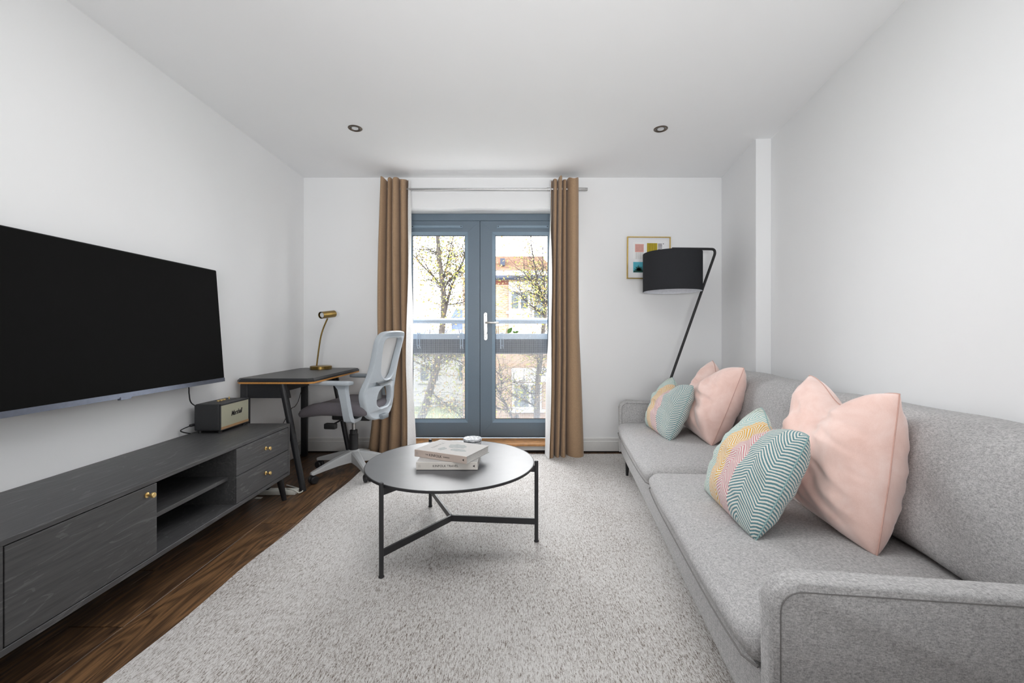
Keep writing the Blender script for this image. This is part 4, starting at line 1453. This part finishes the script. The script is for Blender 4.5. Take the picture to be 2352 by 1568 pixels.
xa, za = art(0.83, 0.155); xb, zb_ = art(0.85, 0.172); box(bm, xa, xb, yf + 0.0092, yf + 0.0105, zb_, za, 0, 1, rx)
obj('ink_bars', bm, M['ink'], mb, smooth=False)
patch('teal_block', 0.145, 0.88, 0.60, 0.85, M['print_teal'], 0.0005)
bm = NB()
random.seed(3)
cxa, cza = art(0.27, 0.80)
for i in range(15):
    a = math.radians(-10 + i * 15)
    L = random.uniform(0.045, 0.062)
    c, s = math.cos(a), abs(math.sin(a))
    tip = (cxa + c * min(L, 0.045 if c < 0 else L), cza + s * L * 0.9)
    prism(bm, [(cxa - s * 0.010, yf + 0.0088, cza + c * 0.004), (cxa + s * 0.010, yf + 0.0088, cza - c * 0.004), (tip[0], yf + 0.0088, tip[1])], (0, 0.0015, 0))
xa, za = art(0.15, 0.80); xb, zb_ = art(0.40, 0.845)
box(bm, xa, xb, yf + 0.0088, yf + 0.0105, zb_, za)
obj('palm_shape', bm, M['print_green'], mb, smooth=False)

# ------------------------------------------------------------------ ceiling downlights
def downlight(x, y):
    t = empty('ceiling_downlight', (x, y, ZC), cat='downlight')
    bm = NB(); lathe(bm, [(0.046, -0.0002), (0.046, -0.003), (0.041, -0.006), (0.030, -0.004), (0.027, -0.0005)], (0, 0, 0), 40, False, False)
    obj('bezel', bm, M['bronze'], t, world=False)
    bm = NB(); lathe(bm, [(0.027, -0.0005), (0.0235, -0.0015)], (0, 0, 0), 32, True, True)
    obj('gap_ring', bm, M['black'], t, world=False)
    bm = NB(); lathe(bm, [(0.0225, -0.0016), (0.020, -0.0045), (0.008, -0.006)], (0, 0, 0), 28)
    obj('lens', bm, M['lens'], t, world=False)
    return t
tag(downlight(-1.052, 2.875), 'bronze ceiling downlight over the desk side of the room', 'downlight')
tag(downlight(1.000, 2.884), 'bronze ceiling downlight over the sofa side of the room', 'downlight')

# ------------------------------------------------------------------ extension lead on the floor
ex = empty('extension_lead', (-1.53, 2.80, 0), label='white extension lead block on the floor under the desk', cat='extension lead')
bm = NB(); box(bm, -1.66, -1.405, 2.775, 2.835, 0.0008, 0.030, 0.006, 2)
obj('socket_block', bm, M['white_plastic'], ex, smooth=True)
bm = NB(); box(bm, -1.64, -1.585, 2.785, 2.83, 0.030, 0.062, 0.008, 2)
obj('plug', bm, M['black'], ex, smooth=True)
bm = NB(); tube(bm, smooth_pts([(-1.47, 2.80, 0.036), (-1.43, 2.785, 0.036), (-1.40, 2.775, 0.030), (-1.375, 2.77, 0.02), (-1.40, 2.86, 0.006), (-1.55, 2.95, 0.006)], 6), 0.0042, seg=8)
obj('white_cord', bm, M['white_plastic'], ex)
bm = NB(); tube(bm, smooth_pts([(-1.61, 2.80, 0.055), (-1.63, 2.76, 0.045), (-1.66, 2.70, 0.012), (-1.66, 2.65, 0.006), (-1.72, 2.6, 0.006)], 6), 0.004, seg=8)
obj('black_cord', bm, M['black'], ex)
bm = NB(); box(bm, -1.632, -1.592, 2.716, 2.742, 0.0008, 0.003)
obj('paper_tag', bm, M['white_plastic'], ex, smooth=False)

# ------------------------------------------------------------------ balcony railing and planters
YRL = 4.16
br = empty('balcony_railing', (-0.3, YRL, 0), label='grey balcony railing with round handrail and wire mesh outside the doors', cat='railing')
obj('handrail', cyl(NB(), (-1.32, YRL, 1.168), (0.76, YRL, 1.168), 0.0255, seg=24), M['rail'], br)
obj('top_bar', box(NB(), -1.30, 0.74, YRL - 0.008, YRL + 0.008, 0.992, 1.046, 0.003, 1), M['rail'], br, smooth=False)
obj('bottom_bar', box(NB(), -1.30, 0.74, YRL - 0.008, YRL + 0.008, 0.02, 0.07, 0.003, 1), M['rail'], br, smooth=False)
for x in (-1.29, 0.73):
    bm = NB(); box(bm, x - 0.02, x + 0.02, YRL - 0.02, YRL + 0.02, -0.05, 1.15, 0.004, 1); box(bm, x - 0.02, x + 0.02, YB + 0.252, YRL - 0.01, 0.10, 0.14); box(bm, x - 0.02, x + 0.02, YB + 0.252, YRL - 0.01, 0.90, 0.94)
    obj('post', bm, M['rail'], br, smooth=False)
bm = NB()
sp_ = 0.0098
w = 0.0013
x = -1.27
while x < 0.71:
    box(bm, x - w, x + w, YRL - 0.0012, YRL + 0.0012, 0.06, 0.995); x += sp_
z = 0.075
while z < 0.99:
    box(bm, -1.27, 0.71, YRL - 0.0022, YRL - 0.0002, z - w, z + w); z += sp_
me_o = obj('wire_mesh', bm, M['wire'], br, smooth=False)
me_o['kind'] = 'stuff'
for x in (-0.52, -0.215):
    obj('bolt', cyl(NB(), (x + 0.001, YRL - 0.014, 1.016), (x + 0.001, YRL - 0.007, 1.016), 0.009, seg=12), M['steel'], br)

def planter(x0, x1, label, straps, sticks, leaves):
    p = empty('window_box', ((x0 + x1) / 2, 4.26, 0.85), label=label, cat='planter')
    bm = NB()
    def post(q_, q):
        t = (q_.z - 0.845) / 0.19
        k_ = 0.90 + 0.10 * min(1, max(0, t) * 1.0)
        c = (x0 + x1) / 2
        q_.x = c + (q_.x - c) * (0.955 + 0.045 * min(1, max(0, t) ** 0.6))
        q_.y = 4.27 + (q_.y - 4.27) * k_
        return q_
    rbox(bm, (x0, 4.185, 0.845), (x1, 4.355, 1.035), 0.035, 12, post)
    obj('trough', bm, M['planter'], p, smooth=True)
    obj('soil', box(NB(), x0 + 0.03, x1 - 0.03, 4.205, 4.335, 1.03, 1.041), M['soil'], p, smooth=False)
    for x in straps:
        bm = NB()
        for dx in (-0.011, 0.011):
            tube(bm, [(x + dx, 4.19, 0.90), (x + dx, 4.18, 0.905), (x + dx, YRL - 0.013, 0.93), (x + dx, YRL - 0.013, 1.056), (x + dx, YRL + 0.01, 1.058), (x + dx, 4.19, 1.04)], 0.0035, seg=6)
        tube(bm, [(x - 0.012, YRL - 0.013, 0.93), (x + 0.012, YRL - 0.013, 0.93)], 0.0035, seg=6)
        tube(bm, [(x - 0.012, YRL - 0.013, 1.05), (x + 0.012, YRL - 0.013, 1.05)], 0.0035, seg=6)
        obj('hanger', bm, M['rail'], p)
    for (x, h, lean) in sticks:
        obj('stem', cyl(NB(), (x, 4.25, 1.035), (x + lean, 4.25, 1.04 + h), 0.0035, 0.0025, seg=6), M['stick'], p)
    for (x, z, a, L) in leaves:
        bm = NB()
        pts = []
        for i in range(14):
            t = i / 13
            pts.append((t, 0.28 * math.sin(math.pi * t ** 0.8)))
        out = pts + [(a_, -b_) for a_, b_ in pts[-2:0:-1]]
        ca, sa = math.cos(a), math.sin(a)
        prism(bm, [(x + L * (u * ca - v * sa), 4.24 - 0.01 * u, z + L * (u * sa + v * ca)) for u, v in out], (0, 0.001, 0))
        obj('leaf', bm, M['leaf'], p, smooth=False)
planter(-1.045, -0.40, 'dark plastic window box on the railing behind the left door leaf', (-0.905, -0.49), ((-0.815, 0.068, 0.0), (-0.515, 0.05, -0.012), (-0.50, 0.045, 0.008)), ())
planter(-0.215, 0.43, 'dark plastic window box with green shoot behind the right door leaf', (-0.097, 0.365), ((-0.150, 0.055, -0.004), (-0.135, 0.09, -0.002), (-0.06, 0.06, 0.012), (-0.045, 0.05, 0.02)),
        ((-0.045, 1.050, math.radians(50), 0.075), (0.03, 1.055, math.radians(20), 0.04), (0.035, 1.052, math.radians(150), 0.035)))

# ------------------------------------------------------------------ outside: ground, houses, trees
GZ = -3.4
struct('ground', box(NB(), -45, 45, 4.05, 90, GZ - 0.2, GZ), M['lawn'])
struct('bounce_ground', box(NB(), -20, 20, 4.06, 10.4, GZ, GZ + 0.03), M['bounce_pale'])

hb = empty('brick_house', (1.2, 13, GZ), label='pale brick house with white windows seen through the right door leaf', cat='house')
HX0, HX1, HY = -1.50, 6.0, 13.0
ez = 2.72
bm = NB(); box(bm, HX0, HX1, HY, HY + 7, GZ, ez)
obj('brick_wall', bm, M['brick'], hb, smooth=False)
obj('fascia', box(NB(), HX0 - 0.1, HX1 + 0.1, HY - 0.12, HY + 0.1, ez, ez + 0.24), M['render_white'], hb, smooth=False)
obj('gutter', cyl(NB(), (-0.62, HY - 0.20, ez - 0.01), (HX1 + 0.1, HY - 0.20, ez - 0.01), 0.065, seg=12), M['gutter'], hb)
bm = NB()
prism(bm, [(-0.6, HY - 0.15, ez + 0.24), (3.2, HY - 0.15, ez + 0.24), (3.2, HY + 2.2, ez + 0.24), (-0.6, HY + 2.2, ez + 0.24)], (0, 0, 0.02))
NR = 9
rf = empty('roof', (0, 0, 0)); rf.parent = hb; rf.matrix_parent_inverse = world_of(hb).inverted()
for i in range(NR):
    y0 = HY - 0.15 + i * 0.17; z0 = ez + 0.22 + i * 0.075
    bm = NB(); box(bm, -0.62 + 0.0, 1.25 - i * 0.03, y0, y0 + 0.20, z0, z0 + 0.055)
    obj('tile_course', bm, M['tile'], rf, smooth=False)
obj('skylight', box(NB(), -0.36, -0.22, HY + 0.12, HY + 0.55, ez + 0.40, ez + 0.62), M['gutter'], rf, smooth=False)
obj('brick_band', box(NB(), -0.62, -0.10, HY - 0.02, HY, ez - 0.20, ez - 0.08), M['brick_red'], hb, smooth=False)
def far_window(parent, x0, x1, z0, z1, y, mull=(0.5,), sillw=True):
    fw = empty('window', ((x0 + x1) / 2, y, z0)); fw.parent = parent; fw.matrix_parent_inverse = world_of(parent).inverted()
    bm = NB(); f = 0.07
    box(bm, x0, x1, y - 0.05, y, z0, z0 + f); box(bm, x0, x1, y - 0.05, y, z1 - f, z1)
    box(bm, x0, x0 + f, y - 0.05, y, z0 + f, z1 - f); box(bm, x1 - f, x1, y - 0.05, y, z0 + f, z1 - f)
    for m in mull:
        xm = x0 + (x1 - x0) * m
        box(bm, xm - 0.04, xm + 0.04, y - 0.05, y, z0 + f, z1 - f)
    obj('window_frame', bm, M['render_white'], fw, smooth=False)
    xs = [x0 + f] + [x0 + (x1 - x0) * m for m in mull] + [x1 - f]
    for a, b in zip(xs[:-1], xs[1:]):
        obj('pane', box(NB(), a, b, y - 0.02, y - 0.005, z0 + f, z1 - f), M['far_glass'], fw, smooth=False)
    if sillw: obj('window_sill', box(NB(), x0 - 0.1, x1 + 0.1, y - 0.12, y, z0 - 0.09, z0), M['render_white'], fw, smooth=False)
obj('render_panel', box(NB(), -0.10, 1.6, HY - 0.03, HY, 1.0, ez - 0.10), M['render_white'], hb, smooth=False)
far_window(hb, -0.08, 0.54, 1.72, 2.36, HY - 0.03)
far_window(hb, 0.60, 1.08, 1.45, 2.36, HY - 0.03, ())
far_window(hb, 0.0, 0.90, -1.25, -0.45, HY, (0.6,))
obj('lintel_band', box(NB(), -0.02, 1.6, HY - 0.03, HY, -0.42, 0.0), M['render_white'], hb, smooth=False)
far_window(hb, 2.6, 3.6, 1.3, 2.3, HY)
far_window(hb, 2.6, 3.6, -1.25, -0.35, HY)
obj('white_vent', box(NB(), -0.50, -0.22, HY - 0.03, HY, 1.27, 1.36), M['render_white'], hb, smooth=False)

h2 = empty('terraced_house', (-6, 26, GZ), label='pale terraced house with blue slate roof seen low through the left leaf', cat='house')
obj('wall', box(NB(), -14, -1.9, 26, 32, GZ, -0.2), M['render_white'], h2, smooth=False)
bm = NB(); prism(bm, [(-14.2, 25.7, -0.2), (-14.2, 29, 1.3), (-14.2, 32.3, -0.2)], (12.3, 0, 0))
obj('roof', bm, M['tile_dark'], h2, smooth=False)
for i in range(5):
    far_window(h2, -12.5 + i * 2.3, -11.3 + i * 2.3, -1.9, -0.8, 26)
h3 = empty('slate_roofed_house', (-3, 30, GZ), label='distant blue grey house gable left of the brick house', cat='house')
obj('wall', box(NB(), -4.8, -3.0, 34, 40, GZ, 2.0), M['tile_dark'], h3, smooth=False)
bm = NB(); prism(bm, [(-5.0, 33.8, 2.0), (-2.9, 33.8, 2.0), (-3.6, 33.8, 3.0), (-4.4, 33.8, 3.0)], (0, 6, 0))
obj('roof', bm, M['tile_dark'], h3, smooth=False)

def hedge():
    random.seed(12)
    vs, fs = [], []
    for i in range(5200):
        x = random.uniform(-7, 3.5); y = random.uniform(10.8, 12.2); z = GZ + random.uniform(0, 1.9) * (0.75 + 0.25 * math.sin(x * 1.7))
        s = random.uniform(0.03, 0.08)
        d1_ = Vector((random.uniform(-1, 1), random.uniform(-1, 1), random.uniform(-1, 1))).normalized() * s
        d2_ = Vector((random.uniform(-1, 1), random.uniform(-1, 1), random.uniform(-1, 1))).normalized() * s
        c = Vector((x, y, z)); b = len(vs)
        vs += [c - d1_, c + d2_, c + d1_, c - d2_]; fs.append((b, b + 1, b + 2, b + 3))
    me = bpy.data.meshes.new('hedge'); me.from_pydata([tuple(v) for v in vs], [], fs)
    o = objm('hedge', me, M['hedge'], None, smooth=False)
    tag(o, 'pale green hedge low down in front of the brick house', 'hedge', kind='stuff')
hedge()

def tree(label, trunk_px, mains_px, Y, r_base, seed, nleaf, spread):
    rnd = random.Random(seed)
    root = empty('birch_tree', (at(*trunk_px[0], Y).x, Y, GZ), label=label, cat='tree')
    def jit(p, k_): return p + Vector((0, rnd.uniform(-k_, k_), 0))
    tp = [at(x, y, Y) for x, y in trunk_px]
    tp = [Vector((tp[0].x - 0.12, Y, GZ - 0.02))] + tp
    tp = smooth_pts(tp, 5)
    bm = NB(); n = len(tp)
    tube(bm, tp, [r_base * (1 - 0.62 * i / (n - 1)) for i in range(n)], seg=8)
    obj('trunk', bm, M['bark'], root)
    bm = NB()
    segs = []
    for pts, r0 in mains_px:
        d = rnd.uniform(-0.5, 0.5)
        q = [at(x, y, Y) for x, y in pts]
        q = [Vector((p.x, p.y + d * i / max(1, len(q) - 1), p.z)) for i, p in enumerate(q)]
        q = smooth_pts(q, 5)
        tube(bm, q, [r0 * (1 - 0.75 * i / (len(q) - 1)) for i in range(len(q))], seg=6)
        segs.append(q)
    obj('branch', bm, M['twig'], root)
    # twigs from trunk and branches
    bm = NB(); tips = []
    for q in segs + [tp[int(len(tp) * 0.25):]]:
        for i in range(2, len(q), 1):
            for rep in range(3):
                p = q[i] + (q[i - 1] - q[i]) * rnd.random()
                ax = (q[i] - q[i - 1]).normalized()
                d = (Vector((rnd.uniform(-1, 1), rnd.uniform(-0.8, 0.8), rnd.uniform(-0.35, 0.9))) + ax * 0.5).normalized()
                L = rnd.uniform(0.25, 0.8) * spread
                a = [p]
                cur = p.copy()
                for k_ in range(4):
                    d = (d + Vector((rnd.uniform(-.3, .3), rnd.uniform(-.3, .3), rnd.uniform(-.3, .12)))).normalized()
                    cur = cur + d * L / 4
                    a.append(cur.copy()); tips.append(cur.copy())
                tube(bm, a, [0.0048, 0.004, 0.003, 0.0025, 0.002], seg=4, caps=False)
    tw = obj('twigs', bm, M['twig'], root); tw['kind'] = 'stuff'
    vs, fs, mi = [], [], []
    for i in range(nleaf):
        t = rnd.choice(tips)
        c = t + Vector((rnd.gauss(0, .15), rnd.gauss(0, .15), rnd.gauss(-0.03, .15)))
        s = rnd.uniform(0.013, 0.032)
        a = Vector((rnd.uniform(-1, 1), rnd.uniform(-1, 1), rnd.uniform(-1, 1))).normalized() * s
        b = Vector((rnd.uniform(-1, 1), rnd.uniform(-1, 1), rnd.uniform(-1, 1))).normalized() * s * 0.7
        k_ = len(vs)
        vs += [c - a, c + b, c + a, c - b]; fs.append((k_, k_ + 1, k_ + 2, k_ + 3)); mi.append(rnd.random() < 0.45)
    me = bpy.data.meshes.new('leaves'); me.from_pydata([tuple(v) for v in vs], [], fs)
    lo = objm('leaves', me, [M['spring_leaf'], M['spring_leaf2']], root, smooth=False)
    me.polygons.foreach_set('material_index', [int(x) for x in mi])
    lo['kind'] = 'stuff'
    return root
tree('leaning birch tree with forked bare branches outside the left door leaf',
     [(962, 1000), (975, 940), (990, 886), (1000, 850), (1006, 820), (1013, 770), (1018, 725), (1018, 690), (1018, 668), (1014, 640), (1008, 588), (1004, 530), (1002, 480)],
     [([(1021, 722), (1028, 688), (1036, 657), (1046, 632), (1062, 598), (1068, 567), (1076, 520)], 0.030),
      ([(1018, 668), (1006, 648), (992, 633), (968, 608), (945, 583), (930, 562)], 0.018),
      ([(1018, 668), (1026, 648), (1036, 633), (1056, 609), (1063, 580), (1064, 560)], 0.017),
      ([(1016, 645), (1019, 625), (1022, 609), (1028, 569), (1034, 538), (1040, 505)], 0.022),
      ([(1009, 590), (996, 578), (975, 570), (960, 568)], 0.010),
      ([(1000, 850), (1012, 822), (1032, 824), (1056, 836), (1075, 850)], 0.015),
      ([(990, 890), (1000, 905), (1030, 925), (1060, 945), (1090, 975)], 0.016),
      ([(975, 935), (1000, 925), (1040, 935), (1080, 942)], 0.014),
      ([(1030, 700), (1050, 695), (1085, 690)], 0.010),
      ([(1004, 840), (985, 850), (970, 825), (955, 815)], 0.010)], 8.0, 0.080, 5, 6000, 1.15)
tree('slim birch tree with fanned upright branches outside the right door leaf',
     [(1231, 1000), (1233, 930), (1234, 890), (1238, 845), (1242, 817), (1247, 757), (1252, 722), (1251, 700)],
     [([(1251, 706), (1247, 688), (1236, 660), (1232, 636), (1228, 610), (1221, 573), (1218, 545)], 0.026),
      ([(1251, 700), (1250, 660), (1247, 618), (1247, 561)], 0.022),
      ([(1252, 710), (1258, 680), (1262, 650), (1266, 610)], 0.022),
      ([(1253, 727), (1237, 714), (1209, 693), (1190, 670)], 0.018),
      ([(1242, 672), (1230, 655), (1215, 640), (1200, 622)], 0.014),
      ([(1247, 690), (1233, 678), (1218, 672)], 0.011),
      ([(1236, 905), (1215, 900), (1190, 880), (1165, 870)], 0.014),
      ([(1234, 935), (1205, 920), (1165, 900)], 0.016),
      ([(1240, 830), (1225, 815), (1205, 805)], 0.012),
      ([(1236, 870), (1255, 850), (1275, 842)], 0.012)], 8.6, 0.072, 11, 3000, 1.0)
tree('thin sapling leaning across the lower right pane',
     [(1190, 985), (1178, 965), (1160, 925), (1145, 900), (1128, 872)],
     [([(1165, 940), (1150, 935), (1130, 920)], 0.010), ([(1150, 908), (1152, 880), (1146, 850)], 0.008)], 7.4, 0.028, 21, 260, 0.7)
